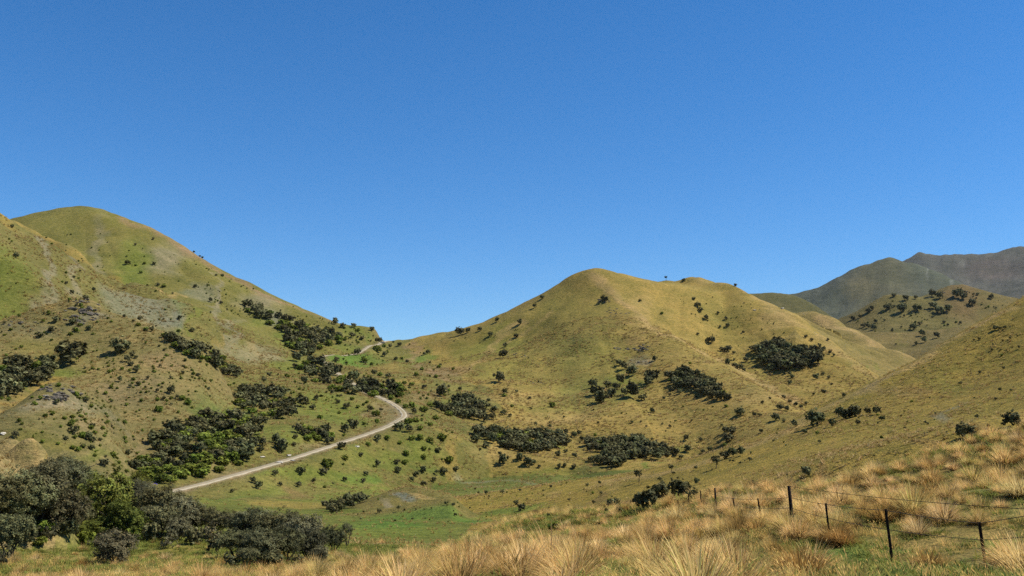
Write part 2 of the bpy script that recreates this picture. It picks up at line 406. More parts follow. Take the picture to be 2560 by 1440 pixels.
# left hill
for a in [(300,560,90,40,OLIVE,.5),(420,640,60,40,SCREE,.6),(470,620,40,40,PINK,.35),(330,690,50,18,GREEN,.7),(120,640,80,40,SCREE,.7),(200,660,80,30,SCREE,.6),(30,765,70,30,GREEN,.55),(0,720,60,40,GREEN,.3),
          (480,770,50,40,GREEN,.5),(440,760,50,25,LUSH,.25),(540,770,50,50,SCREE,.6),(580,830,70,50,SCREE,.6),(650,885,70,28,SCREE,.5),(400,770,60,30,GREY,.3),(240,640,90,40,SCREE,.4),(500,730,40,20,GREY,.4),(330,750,60,25,GREY,.45),(420,800,50,18,GREY,.45),(650,760,60,25,SCREE,.6),(690,800,40,20,GREY,.5),
          (640,800,30,20,GREEN,.5),(700,850,50,25,GREEN,.6),(560,860,60,20,GOLD,.35),(640,870,35,18,STRAW,.35),(750,920,60,30,GREEN,.5),(820,850,60,25,OLIVE,.5),(880,825,35,12,GREEN,.7),(850,897,60,14,LUSH,.6),(900,905,60,16,LUSH,.55),(920,845,30,12,LUSH,.4),(960,850,25,6,PINK,.6),(880,866,60,8,GREEN,.6),
          (960,920,60,14,GOLD,.4),(1010,960,50,12,GOLD,.5),(1060,985,50,14,PINK,.4),(1030,905,40,14,GREEN,.5),(1110,930,70,12,PINK,.5),(1060,890,20,18,LUSH,.5),
          (780,1010,80,40,GREEN,.55),(850,1040,80,30,GREEN,.6),(700,1080,60,25,GREEN,.6),(560,1070,90,50,LUSH,.5),(600,1180,100,12,EARTH,.35),(760,1110,80,14,EARTH,.4),(960,1035,40,22,EARTH,.55),(1050,1050,60,30,GREEN,.6),(1060,1110,70,30,GREEN,.6),(800,1190,150,25,GREEN,.75),(950,1150,120,25,GREEN,.6),(620,1215,90,15,GREEN,.6),(900,1185,60,12,LUSH,.5),(1080,1170,60,14,LUSH,.4),
          (1140,1110,50,40,GOLD,.45),(1000,1120,40,12,PINK,.25),(1130,1010,60,15,GREEN,.55),
          (300,920,90,40,STRAW,.22),(420,900,60,25,PINK,.35),(350,980,90,40,EARTH,.45),(250,1080,90,25,EARTH,.35),(250,1030,120,25,SCREE,.4),(330,1100,60,25,EARTH,.4),(100,880,90,30,OLIVE,.5),(80,830,90,30,SCREE,.3),(60,960,60,14,GREEN,.7),(150,920,60,14,GREEN,.7),(140,1010,80,25,SCREE,.6),(100,1080,80,20,OLIVE,.6),(210,1130,60,14,GREEN,.5),(60,1115,60,8,GREEN,.4),(200,780,50,20,GREY,.4),(300,840,60,20,STRAW,.3),
          # middle hill
          (1330,850,110,60,OLIVE,.6),(1450,950,140,60,OLIVE,.6),(1250,930,80,30,GREEN,.35),(1400,1010,120,20,GREEN,.35),(1250,870,60,30,GREEN,.4),(1180,880,60,25,GREEN,.45),(1200,935,50,18,OLIVE,.5),(1560,960,60,30,GREEN,.55),(1470,850,70,30,OLIVE,.4),(1540,800,50,20,RUST,.18),(1560,860,60,14,RUST,.35),(1600,905,40,12,GREY,.5),(1290,1000,100,20,STRAW,.3),(1400,1050,130,20,STRAW,.32),(1550,1060,100,18,GOLD,.4),(1700,1070,90,20,GOLD,.3),
          (1230,1040,80,18,GOLD,.5),(1330,1170,120,12,OLIVE,.4),(1250,1130,60,20,STRAW,.3),(1480,1190,200,9,DARKG,.75),(1640,1160,110,9,GREEN,.8),(1330,1205,160,7,DARKG,.6),(1400,1178,120,8,GREEN,.5),(1700,1130,60,8,GREEN,.5),(1370,1120,40,8,LUSH,.4),
          (1800,800,60,40,OLIVE,.45),(1950,900,80,40,OLIVE,.5),(1900,960,60,20,OLIVE,.4),(1640,730,60,25,GOLD,.5),(1600,780,30,40,STRAW,.4),(1700,930,60,40,GOLD,.45),(1800,1000,60,30,GOLD,.5),(1880,990,60,25,STRAW,.35),(2050,930,60,30,GOLD,.5),(1950,800,40,25,STRAW,.45),(2000,850,50,25,GOLD,.5),
          (1400,780,70,50,OLIVE,.6),(1500,800,45,60,OLIVE,.6),(1540,880,60,50,OLIVE,.65),(1420,870,80,50,(0.150,0.138,0.034),.6),(1480,980,90,40,(0.140,0.135,0.032),.6),(1590,840,25,40,RUST,.2),(1720,800,50,40,GOLD,.5),(1780,870,40,30,GOLD,.5),(1880,930,50,25,OLIVE,.5),(1400,1000,150,14,RUST,.15),
          # hills behind
          (2250,870,90,50,OLIVE,.4),(2300,800,120,40,(0.11,0.105,0.03),.4),(2450,770,90,30,(0.11,0.105,0.03),.4),(2400,725,50,14,RUST,.4),(2150,790,40,20,GOLD,.5),(2120,890,60,25,OLIVE,.5),(2180,920,30,14,GREEN,.5),(2405,655,12,6,GREY,.9),(2320,675,30,7,GREY,.6),(2378,703,14,6,GREY,.6),(2200,700,80,50,(0.095,0.085,0.04),.6),(2150,720,50,30,(0.12,0.1,0.045),.5),(2480,680,90,30,(0.10,0.075,0.06),.5),
          # right hill
          (2420,960,60,30,GREEN,.25),(2240,980,60,20,PINK,.2),(2330,975,40,12,RUST,.35),(2380,1035,50,18,GREY,.5),(2200,1090,80,20,OLIVE,.4),(2050,1130,70,14,RUST,.22),(2000,1180,80,10,RUST,.45),(2100,1170,60,8,RUST,.4),(1600,1250,90,10,RUST,.55),(1480,1250,70,10,RUST,.45),(2300,1105,60,8,RUST,.35),(1700,1200,80,14,GOLD,.3),(1500,1225,80,10,STRAW,.35),(1350,1240,60,10,STRAW,.3),(2450,1060,60,12,RUST,.3),
          # valley floor
          (1100,1290,200,14,LUSH,.7),(950,1310,100,12,LUSH,.7),(1250,1285,80,10,LUSH,.6),(1000,1330,160,14,GREEN,.7),(880,1395,60,20,LUSH,.85),(900,1420,40,10,LUSH,.9),(1000,1360,120,10,GREEN,.5),(930,1362,60,3,PALE,.6),(1210,1370,30,3,PALE,.5),(700,1235,80,8,RUST,.4),(560,1240,80,8,LUSH,.45),(740,1262,90,8,GOLD,.5),(900,1210,150,6,GREEN,.7),(1080,1215,120,5,LUSH,.4),(1130,1225,60,4,GREEN,.6),(1200,1203,50,4,PALE,.4),(1170,1218,30,4,EARTH,.5),(1290,1200,60,2,PALE,.4),(1000,1215,60,4,OLIVE,.5),
          (985,1240,30,9,GREY,.8),(930,1262,50,9,SCREE,.6),(1010,1230,40,3,STRAW,.8),(1100,1243,30,3,STRAW,.7),
          (110,1340,90,20,LUSH,.7),(250,1370,60,14,GREEN,.6),(500,1340,60,14,GREEN,.4),(560,1345,40,12,LUSH,.5),(450,1395,90,12,GOLD,.4),(150,1395,120,10,STRAW,.4),(300,1385,120,6,STRAW,.5),(200,1430,160,8,OLIVE,.4),(520,1370,60,12,GOLD,.5),
          (40,1113,70,8,STRAW,.8),(80,1130,60,6,(0.30,0.25,0.19),.8),(60,1148,60,10,GOLD,.8)]:
    spot(*a)
vf = (GI == NAMES.index('valley_floor')) & (RG > 365)
paint(np.clip(np.where(vf, 1.0, 0.0) * (0.7 + fbm(GX / 30, GY / 30, 95, 2)), 0, 1), (0.098, 0.108, 0.026), .75)
for a_ in [(1750,1143,60,8,GREEN,.6),(1850,1098,50,10,OLIVE,.6),(1950,1052,40,10,OLIVE,.6)]:
    spot(*a_)
dl = (GI == NAMES.index('valley_floor')) & (RG < 100)
paint(np.clip(np.where(dl, 1.0, 0.0) * (0.65 + 1.6 * fbm(GX / 9, GY / 9, 97, 3)), 0, 1), (0.225, 0.168, 0.058), .8)
# dry crests and little tracks
strip([(1488,684),(1545,748),(1600,796),(1700,848),(1800,903),(1900,958),(1965,1000)], 7.0, STRAW, .9)
strip([(1750,698),(1860,726),(1950,776),(2050,841),(2150,914),(2180,938)], 10.0, STRAW, .55)
strip([(2050,788),(2150,834),(2275,890)], 14.0, STRAW, .7)
strip([(2560,754),(2400,845),(2300,900),(2200,955),(2000,1051),(1800,1140),(1600,1195),(1450,1214)], 4.5, STRAW, .6)
strip([(2230,940),(2160,985)], 4.0, EARTH, .4)
strip([(1310,800),(1240,850),(1190,905),(1160,930)], 4.0, STRAW, .6)
strip([(1360,790),(1300,830),(1250,865)], 3.0, STRAW, .5)
strip([(1020,862),(1040,900),(1075,930),(1160,955)], 5.0, PINK, .5)
strip([(300,545),(430,606),(560,686),(690,748),(830,804)], 8.0, PINK, .6)
strip([(0,547),(60,566),(130,602),(200,645),(280,692)], 8.0, GOLD, .6)
strip([(0,803),(60,785),(130,762)], 3.0, GOLD, .5)
strip([(215,745),(300,788),(360,808)], 3.0, STRAW, .4)
strip([(0,1028),(60,992),(110,962),(150,940)], 5.0, GOLD, .8)
strip([(400,725),(430,735),(470,742)], 4.0, STRAW, .6)
# cut and fill beside the road
rm = np.clip((6.5 - BENCH) / 3.0, 0, 1) * (0.45 + 0.9 * fbm(GX / 6, GY / 6, 91, 2))
paint(rm, EARTH, .9)
paint(np.clip((3.3 - BENCH) / 1.0, 0, 1), (0.26, 0.20, 0.125), .7)
# foreground: green turf between the tussocks
ft = np.clip((fbm(GX / 6, GY / 6, 101, 3) + 0.16) * 2.6, 0, 1) * np.clip((44 - RG) / 18, 0, 1)
paint(ft, (0.110, 0.126, 0.030), .85)
for a in [(2130,1400,140,34,LUSH,.75),(1830,1428,150,16,LUSH,.75),(2420,1425,100,16,LUSH,.7),(1560,1415,90,18,LUSH,.6),(1680,1370,60,20,GREEN,.6),(1850,1360,90,14,GREEN,.6),(2330,1330,60,14,GREEN,.5),(1450,1440,60,8,GREEN,.6),(1960,1350,60,14,GREEN,.5)]:
    spot(*a)
GC = GC * (1 + 0.22 * fbm(GX / 40, GY / 40, 201, 3) * np.clip(RG / 200, 0, 1))[..., None]
GC = np.clip(GC, 0.004, 0.6)

# ------------------------------------------------------------------ materials
def mat(name):
    m = bpy.data.materials.new(name); m.use_nodes = True
    nt = m.node_tree; b = nt.nodes['Principled BSDF']
    b.inputs['Roughness'].default_value = 0.95
    b.inputs['Specular IOR Level'].default_value = 0.12
    return m, nt, b
def node(nt, t, **kw):
    n = nt.nodes.new(t)
    for k, v in kw.items(): setattr(n, k, v)
    return n
def mixc(nt, a, b, fac, mode='MIX'):
    n = node(nt, 'ShaderNodeMix', data_type='RGBA', blend_type=mode)
    for s, val in ((n.inputs[6], a), (n.inputs[7], b), (n.inputs[0], fac)):
        if hasattr(val, 'links') or hasattr(val, 'is_linked'): nt.links.new(val, s)
        elif isinstance(val, tuple): s.default_value = (*val, 1)
        else: s.default_value = val
    return n.outputs[2]
def noise(nt, vec, scale, detail=3.0, rough=0.6):
    n = node(nt, 'ShaderNodeTexNoise')
    n.inputs['Scale'].default_value = scale; n.inputs['Detail'].default_value = detail; n.inputs['Roughness'].default_value = rough
    nt.links.new(vec, n.inputs['Vector'])
    return n.outputs['Fac']
def ramp(nt, fac, stops):
    n = node(nt, 'ShaderNodeValToRGB')
    e = n.color_ramp.elements
    while len(e) < len(stops): e.new(0.5)
    for q, (p, c) in zip(e, stops):
        q.position = p; q.color = (*c, 1) if isinstance(c, tuple) else (c, c, c, 1)
    nt.links.new(fac, n.inputs[0])
    return n.outputs[0]

def ground_material(name, s, bump, dist, contrast=1.0, steps=0.0):
    m, nt, b = mat(name)
    at_ = node(nt, 'ShaderNodeAttribute', attribute_name='Col')
    g = node(nt, 'ShaderNodeNewGeometry')
    P = g.outputs['Position']
    sq = node(nt, 'ShaderNodeMapping'); sq.inputs['Scale'].default_value = (1, 1, 2.6)
    nt.links.new(P, sq.inputs['Vector']); S = sq.outputs['Vector']
    k = 0.5 * contrast
    c = mixc(nt, at_.outputs['Color'], ramp(nt, noise(nt, S, 0.045 * s, 4), [(0.3, (1 - 0.4 * k, 1 - 0.24 * k, 1 - 0.5 * k)), (0.7, (1 + 0.4 * k, 1 + 0.32 * k, 1 + 0.3 * k))]), 1.0, 'MULTIPLY')
    c = mixc(nt, c, ramp(nt, noise(nt, S, 0.33 * s, 3, .65), [(0.32, (1 - 0.75 * k, 1 - 0.6 * k, 1 - 0.8 * k)), (0.52, (1.0, 1.0, 1.0)), (0.72, (1 + 0.6 * k, 1 + 0.5 * k, 1 + 0.5 * k))]), 1.0, 'MULTIPLY')
    c = mixc(nt, c, ramp(nt, noise(nt, S, 1.7 * s, 3, .7), [(0.36, (1 - 0.9 * k, 1 - 0.85 * k, 1 - 0.9 * k)), (0.5, (1.0, 1.0, 1.0)), (0.7, (1 + 0.7 * k, 1 + 0.62 * k, 1 + 0.5 * k))]), 1.0, 'MULTIPLY')
    nt.links.new(c, b.inputs['Base Color'])
    h = node(nt, 'ShaderNodeMath', operation='ADD')
    nt.links.new(noise(nt, S, 0.5 * s, 4, .65), h.inputs[0]); nt.links.new(noise(nt, S, 2.1 * s, 3, .7), h.inputs[1])
    if steps:                                            # sheep terraces: broken level treads across the slope
        sp = node(nt, 'ShaderNodeSeparateXYZ'); nt.links.new(P, sp.inputs[0])
        w1 = node(nt, 'ShaderNodeMath', operation='MULTIPLY_ADD'); nt.links.new(noise(nt, P, 0.11, 4, .6), w1.inputs[0]); w1.inputs[1].default_value = 9.0; nt.links.new(sp.outputs['Z'], w1.inputs[2])
        w2 = node(nt, 'ShaderNodeMath', operation='MULTIPLY'); nt.links.new(w1.outputs[0], w2.inputs[0]); w2.inputs[1].default_value = 2.6
        w3 = node(nt, 'ShaderNodeMath', operation='SINE'); nt.links.new(w2.outputs[0], w3.inputs[0])
        w4 = node(nt, 'ShaderNodeMath', operation='MULTIPLY'); nt.links.new(w3.outputs[0], w4.inputs[0]); nt.links.new(ramp(nt, noise(nt, P, 0.02, 3), [(0.42, 0.0), (0.62, 1.0)]), w4.inputs[1])
        h2 = node(nt, 'ShaderNodeMath', operation='MULTIPLY_ADD'); nt.links.new(w4.outputs[0], h2.inputs[0]); h2.inputs[1].default_value = steps; nt.links.new(h.outputs[0], h2.inputs[2]); h = h2
        wr = ramp(nt, w4.outputs[0], [(0.0, (1.0, 1.0, 1.0)), (0.5, (0.98, 0.99, 0.97)), (1.0, (0.80, 0.82, 0.72))])
        c = mixc(nt, c, wr, 1.0, 'MULTIPLY'); nt.links.new(c, b.inputs['Base Color'])
    bp = node(nt, 'ShaderNodeBump'); bp.inputs['Strength'].default_value = bump; bp.inputs['Distance'].default_value = dist
    nt.links.new(h.outputs[0], bp.inputs['Height']); nt.links.new(bp.outputs[0], b.inputs['Normal'])
    return m
M_NEAR = ground_material('turf', 4.0, 0.8, 0.12)
M_MID = ground_material('hill_grass', 1.0, 0.7, 0.8, 0.9, 0.22)
M_FAR = ground_material('far_grass', 0.22, 0.6, 4.0, 0.7)
M_MT = ground_material('mountain_grass', 0.06, 0.5, 10.0, 0.6)
GMAT = dict(foreground_slope=M_NEAR, golden_spur=M_FAR, bushy_hill=M_FAR, dark_ridge=M_FAR, far_mountain=M_MT, distant_range=M_MT)
GNAME = dict(right_hill='right_hill', left_hill='left_hill', middle_hill='middle_hill', mound='grassy_mound', second_spur='middle_hill_second_spur', far_mountain='far_mountain')

def mesh_obj(name, verts, faces_flat, nper, material, smooth=True, parent=None, link=True):
    me = bpy.data.meshes.new(name)
    nv = len(verts); nf = len(faces_flat) // nper
    me.vertices.add(nv); me.vertices.foreach_set('co', np.asarray(verts, np.float32).ravel())
    me.loops.add(nf * nper); me.loops.foreach_set('vertex_index', np.asarray(faces_flat, np.int32).ravel())
    me.polygons.add(nf); me.polygons.foreach_set('loop_start', np.arange(0, nf * nper, nper, dtype=np.int32))
    me.polygons.foreach_set('use_smooth', np.full(nf, smooth))
    me.update(calc_edges=True)
    if material is not None: me.materials.append(material)
    o = bpy.data.objects.new(name, me)
    if link: COL.objects.link(o)
    if parent is not None: o.parent = parent
    return o
def vcol(me, rgb, name='Col'):
    a = me.color_attributes.new(name, 'FLOAT_COLOR', 'POINT')
    a.data.foreach_set('color', np.c_[rgb, np.ones(len(rgb))].astype(np.float32).ravel())

nT, nR = GX.shape
vid = np.arange(nT * nR).reshape(nT, nR)
quads = np.stack([vid[:-1, :-1], vid[1:, :-1], vid[1:, 1:], vid[:-1, 1:]], -1)
qi = GI[:-1, :-1]
PV = np.stack([GX, GY, GZ], -1).reshape(-1, 3)
PC = GC.reshape(-1, 3)
for k, nme in enumerate(NAMES):
    q = quads[qi == k].reshape(-1, 4)
    if not len(q): continue
    used, inv = np.unique(q.ravel(), return_inverse=True)
    o = mesh_obj(GNAME.get(nme, nme), PV[used], inv.astype(np.int32)[::1], 4, GMAT.get(nme, M_MID))
    o.data.flip_normals()
    vcol(o.data, PC[used])
    o['kind'] = 'structure'

# the road surface: gravel with two pale wheel tracks
nrm = np.gradient(road, axis=0); nrm /= np.linalg.norm(nrm, axis=1)[:, None]
perp = np.c_[nrm[:, 1], -nrm[:, 0]]
offs = np.array([-1.6, -1.35, -0.9, -0.4, 0.0, 0.4, 0.9, 1.35, 1.6]); lift = np.array([-0.25, .12, .10, .15, .18, .15, .10, .12, -0.25])
rv = []; rc = []
for i in range(len(road)):
    for o_, l_ in zip(offs, lift):
        jit = 0.25 * math.sin(i * 0.9 + o_) if abs(o_) > 1.5 else 0
        x, y = road[i] + perp[i] * (o_ + jit)
        rv.append((x, y, rz[i] + l_ + 0.12))
        rc.append((0.26, 0.21, 0.13) if abs(o_) > 1.5 else ((0.36, 0.315, 0.24) if 0.45 < abs(o_) < 2 else (0.28, 0.225, 0.14)))
n9 = len(offs)
rq = [(i * n9 + j, i * n9 + j + 1, (i + 1) * n9 + j + 1, (i + 1) * n9 + j) for i in range(len(road) - 1) for j in range(n9 - 1)]
M_ROAD = ground_material('gravel', 2.5, 0.6, 0.05, 0.5)
ro = mesh_obj('gravel_road', rv, np.array(rq).ravel(), 4, M_ROAD)
vcol(ro.data, np.array(rc)); ro['kind'] = 'structure'

# ------------------------------------------------------------------ plant meshes
def leaf_material(name, col, transl=0.25, var=0.35, rough=0.8):
    m, nt, b = mat(name)
    at_ = node(nt, 'ShaderNodeAttribute', attribute_name='Col')
    oi = node(nt, 'ShaderNodeObjectInfo')
    c = mixc(nt, tuple(col), at_.outputs['Color'], 1.0, 'MULTIPLY')
    c = mixc(nt, c, ramp(nt, oi.outputs['Random'], [(0.0, (1 - var, 1 - var, 1 - var * 1.1)), (0.25, (1.0, 0.86, 0.74)), (0.5, (0.95, 1.0, 0.85)), (0.75, (1.15, 1.0, 0.95)), (1.0, (1 + var, 1 + var * 0.9, 1 + var * .6))]), 1.0, 'MULTIPLY')
    nt.links.new(c, b.inputs['Base Color'])
    b.inputs['Roughness'].default_value = rough
    tr = node(nt, 'ShaderNodeBsdfTranslucent'); nt.links.new(c, tr.inputs[0])
    mx = node(nt, 'ShaderNodeMixShader'); mx.inputs[0].default_value = transl
    nt.links.new(b.outputs[0], mx.inputs[1]); nt.links.new(tr.outputs[0], mx.inputs[2])
    nt.links.new(mx.outputs[0], nt.nodes['Material Output'].inputs['Surface'])
    return m
M_DARK = leaf_material('thorn_leaf', (0.128, 0.136, 0.064), .22, .45)
M_GREEN = leaf_material('briar_leaf', (0.175, 0.225, 0.040), .35)
M_GREY = leaf_material('grey_twig_leaf', (0.128, 0.128, 0.070), .22, .3)
M_WILLOW = leaf_material('willow_leaf', (0.14, 0.165, 0.034), .35, .2)
M_TUSS = leaf_material('tussock_blade', (0.60, 0.445, 0.180), .45, .25)
M_GRASS = leaf_material('grass_blade', (0.54, 0.405, 0.155), .42, .25)
M_HILLG = leaf_material('hill_grass_blade', (0.30, 0.225, 0.085), .3, .3)
M_TURF = leaf_material('turf_blade', (0.165, 0.195, 0.046), .35, .35)
M_BARK, _nt, _b = mat('bark'); _b.inputs['Base Color'].default_value = (0.055, 0.046, 0.036, 1)
_g = node(_nt, 'ShaderNodeNewGeometry')
_nt.links.new(ramp(_nt, noise(_nt, _g.outputs['Position'], 9.0, 4), [(0.3, (0.03, 0.025, 0.02)), (0.7, (0.085, 0.07, 0.055))]), _b.inputs['Base Color'])

def crown_mesh(name, lobes, n, leaf, seed, material, clumps=None):
    """leaf-sized faces in clumps spread through the lobes (cx, cy, cz, rx, ry, rz)"""
    r = np.random.default_rng(seed)
    lobes = np.array(lobes, float)
    vol = lobes[:, 3] * lobes[:, 4] * lobes[:, 5]
    nc = clumps or max(24, n // 14)
    li = r.choice(len(lobes), nc, p=vol / vol.sum())
    d = r.normal(size=(nc, 3)); d /= np.linalg.norm(d, axis=1)[:, None]
    rad = 1.0 - 0.55 * r.random(nc) ** 1.6
    rad *= 1 + 0.14 * r.normal(size=nc)
    cc = lobes[li, :3] + d * rad[:, None] * lobes[li, 3:]
    ctone = np.clip(1 + 0.28 * r.normal(size=nc), 0.45, 1.7)
    ci = r.integers(0, nc, n)
    size = lobes[:, 3:].mean()
    p = cc[ci] + r.normal(size=(n, 3)) * size * 0.13
    p[:, 2] = np.maximum(p[:, 2], 0.01)
    nn = d[ci] * 1.0 + r.normal(size=(n, 3)) * 0.42 + np.array([0, 0, .35]); nn /= np.linalg.norm(nn, axis=1)[:, None]
    t = np.cross(nn, r.normal(size=(n, 3))); t /= np.linalg.norm(t, axis=1)[:, None] + 1e-9
    b = np.cross(nn, t)
    s = leaf * (0.6 + 0.8 * r.random(n))[:, None]
    V = np.stack([p - t * s, p + b * s * 0.55, p + t * s, p - b * s * 0.55], 1).reshape(-1, 3)
    F = np.arange(4 * n)
    o = mesh_obj(name, V, F, 4, material, smooth=False, link=False)
    tone = ctone[ci] * (0.85 + 0.3 * r.random(n))
    hue = r.normal(size=n) * 0.06
    rgb = np.stack([tone * (1 + hue), tone, tone * (1 - hue)], 1)
    vcol(o.data, np.repeat(rgb, 4, 0))
    me = o.data; bpy.data.objects.remove(o)
    return me

def tube(path, radii, k=6):
    path = np.array(path, float); V = []; F = []
    for i, p in enumerate(path):
        a = path[min(i + 1, len(path) - 1)] - path[max(i - 1, 0)]
        a /= np.linalg.norm(a) + 1e-9
        t = np.cross(a, [0.3, 0.9, 0.2]); t /= np.linalg.norm(t) + 1e-9
        b = np.cross(a, t)
        for q in range(k):
            w = 2 * math.pi * q / k
            V.append(p + radii[i] * (math.cos(w) * t + math.sin(w) * b))
    for i in range(len(path) - 1):
        for q in range(k):
            F.append((i * k + q, i * k + (q + 1) % k, (i + 1) * k + (q + 1) % k, (i + 1) * k + q))
    return V, F
def join(parts):
    V = []; F = []
    for v, f in parts:
        o = len(V); V += list(v); F += [tuple(i + o for i in q) for q in f]
    return np.array(V), np.array(F)
def plain_mesh(name, V, F, material, smooth=True):
    o = mesh_obj(name, V, F.ravel(), F.shape[1], material, smooth, link=False)
    me = o.data; bpy.data.objects.remove(o); return me

def stems_mesh(name, n, spread, h, r0, seed, lobes=None):
    """a short trunk that forks into limbs reaching into the crown"""
    r = random.Random(seed); parts = []
    for i in range(n):
        a = 2 * math.pi * i / n + r.uniform(-.4, .4)
        b0 = np.array([math.cos(a), math.sin(a), 0]) * r.uniform(0.01, 0.05) * (n > 1)
        p = [b0 + np.array([0, 0, -0.06])]; q = b0.copy()
        for s in range(5):
            q = q + np.array([math.cos(a) * spread / 5 + r.uniform(-.03, .03), math.sin(a) * spread / 5 + r.uniform(-.03, .03), h / 5])
            p.append(q.copy())
        parts.append(tube(p, [r0 * (1 - 0.13 * s) for s in range(6)]))
        for f in (2, 3, 4):
            e = p[f] + np.array([r.uniform(-.3, .3), r.uniform(-.3, .3), r.uniform(.12, .3)])
            parts.append(tube([p[f], (p[f] + e) / 2 + np.array([0, 0, .03]), e], [r0 * .5, r0 * .35, r0 * .15], 5))
    V, F = join(parts)
    return plain_mesh(name, V, F, M_BARK)

def lobed(seed, n, w, h, z0):
    r = random.Random(seed); L = [(0, 0, z0 + h * .5, w * .34, w * .34, h * .42)]
    for i in range(n):
        a = 2 * math.pi * i / n + r.uniform(-.5, .5); q = r.uniform(.16, .34) * w
        L.append((math.cos(a) * q, math.sin(a) * q, z0 + h * r.uniform(.3, .72), w * r.uniform(.14, .26), w * r.uniform(.14, .26), h * r.uniform(.18, .32)))
    return L

# shrubs seen from afar: unit width, about 0.85 high; leaves and stems in one mesh
def shrub_mesh(name, seed, material, n, leaf, h=0.85, z0=0.05, flat=1.0):
    return crown_mesh(name, lobed(seed, 6, 1.0, h * flat, z0), n, leaf, seed, material)
DARK = [shrub_mesh('dark_shrub', 10 + i, M_DARK, 1000, 0.074, h=0.85, z0=0.02 + 0.03 * i) for i in range(5)]
GREENS = [shrub_mesh('green_shrub', 40 + i, M_GREEN, 1000, 0.074, h=0.72, z0=0.0) for i in range(5)]
GREYS = [shrub_mesh('grey_shrub', 60 + i, M_GREY, 700, 0.05, h=0.8, z0=0.04) for i in range(3)]
LOLLI = [crown_mesh('small_tree', lobed(80 + i, 6, 1.0, 0.75, 0.42), 700, 0.06, 80 + i, M_DARK) for i in range(3)]
LOLLI_STEM = stems_mesh('trunk', 1, 0.05, 0.62, 0.045, 5)
# near trees: finer leaves
BIGDARK = [crown_mesh('crown', lobed(100 + i, 12, 1.0, [0.82, 0.95, 0.84, 0.98][i], [0.20, 0.05, 0.18, 0.03][i]), 11000, 0.020, 100 + i, M_GREY if i % 2 else M_DARK, 420) for i in range(4)]
BIGSTEM = [stems_mesh('trunk', 3 + i % 2, 0.26, 0.62, 0.022, 20 + i) for i in range(4)]
WILLOW = [crown_mesh('crown', lobed(120 + i, 10, 1.0, 0.9, 0.10), 8000, 0.025, 120 + i, M_WILLOW, 300) for i in range(2)]
VASE = crown_mesh('crown', [(0,0,.95,.36,.36,.25),(-.2,0,1.05,.2,.2,.2),(.22,.05,1.0,.2,.2,.22),(0,.2,1.1,.2,.2,.18),(0,-.15,.8,.2,.2,.25)], 4500, 0.018, 131, M_GREY, 220)
VASE_STEM = stems_mesh('trunk', 3, 0.2, 0.85, 0.03, 33)

def tag(o, label, cat, group=None):
    o['label'] = label; o['category'] = cat
    if group: o['group'] = group
    return o
def thing(name, loc, label, cat, group=None):
    o = bpy.data.objects.new(name, None); COL.objects.link(o)
    o.location = loc; o.empty_display_size = 0.5
    return tag(o, label, cat, group)
def put(name, me, loc, scale, rz, parent=None, tilt=(0, 0)):
    o = bpy.data.objects.new(name, me); COL.objects.link(o)
    o.location = loc; o.scale = scale; o.rotation_euler = (tilt[0], tilt[1], rz)
    if parent is not None: o.parent = parent
    return o

# ------------------------------------------------------------------ trees of the left foreground
def tree(u, v, top, w, kind, label, group=None, i=[0]):
    p = place(u, v); R = math.hypot(p[0], p[1])
    W = w / F_PX * R; H = (v - top) / F_PX * R
    i[0] += 1; k = i[0]
    name = dict(D='kanuka_tree', W='willow_tree', V='kanuka_tree')[kind]
    t = thing(name, p, label, 'tree', group)
    rz = k * 2.4
    if kind == 'W':
        cr, st, hh = WILLOW[k % 2], BIGSTEM[k % 4], 1.0
    elif kind == 'V':
        cr, st, hh = VASE, VASE_STEM, 1.22
    else:
        cr, st, hh = BIGDARK[k % 4], BIGSTEM[k % 4], 1.04
    sc = (W, W, H / hh)
    put('crown', cr, (0, 0, 0), sc, rz, t)
    put('trunk', st, (0, 0, 0), sc, rz, t)
    return t
tree(285,1413,1328,112,'D','small dark tree with several bare pale-lit stems, alone in the dry grass at lower left')
tree(832,1381,1313,70,'D','single-trunked dark tree at the right end of the dark grove, beside the slim one')
tree(868,1366,1312,40,'V','slim vase-shaped grey tree on the green flat, rightmost of the grove')
G1 = 'grey-leaved trees of the grove left of the green flat'
for q in [(560,1345,1275,110,'leftmost dark tree of the back row'),(625,1360,1266,130,'tallest grey tree, second from left of the back row'),(690,1366,1272,130,'broad dark tree, third from left of the back row'),(752,1375,1282,110,'grey tree at the right end of the back row'),
    (590,1400,1325,100,'leftmost dark tree of the front row'),(650,1412,1318,110,'grey tree, second from left of the front row'),(712,1408,1315,105,'dark tree, third from left of the front row'),(770,1402,1312,85,'grey tree at the right end of the front row'),(620,1420,1368,60,'smallest low tree at the front left'),(795,1412,1362,55,'small low tree at the front right corner')]:
    tree(*q[:4], 'D', q[4] + ' in the grey grove', G1)
G2 = 'dark trees of the left corner thicket'
for q in [(20,1300,1180,120,'dark tree at the left picture edge behind the others'),(90,1306,1165,140,'broadest dark tree'),(60,1332,1215,130,'dark tree in front of the broadest one'),(165,1240,1140,110,'highest-topped dark tree beside the golden rise'),(205,1262,1162,90,'dark tree right of the highest-topped one'),(150,1322,1222,120,'dark tree just left of the tall willow'),(20,1402,1288,110,'lowest dark tree in the bottom left'),
    (110,1262,1152,100,'dark tree in front of the golden rise'),(190,1330,1262,70,'small grey tree at the willow foot'),(240,1255,1190,70,'small dark tree behind the tall willow'),(-10,1330,1195,130,'dark tree cut by the left picture edge')]:
    tree(*q[:4], 'D', q[4] + ', left corner thicket', G2)
G3 = 'dark trees right of the willows'
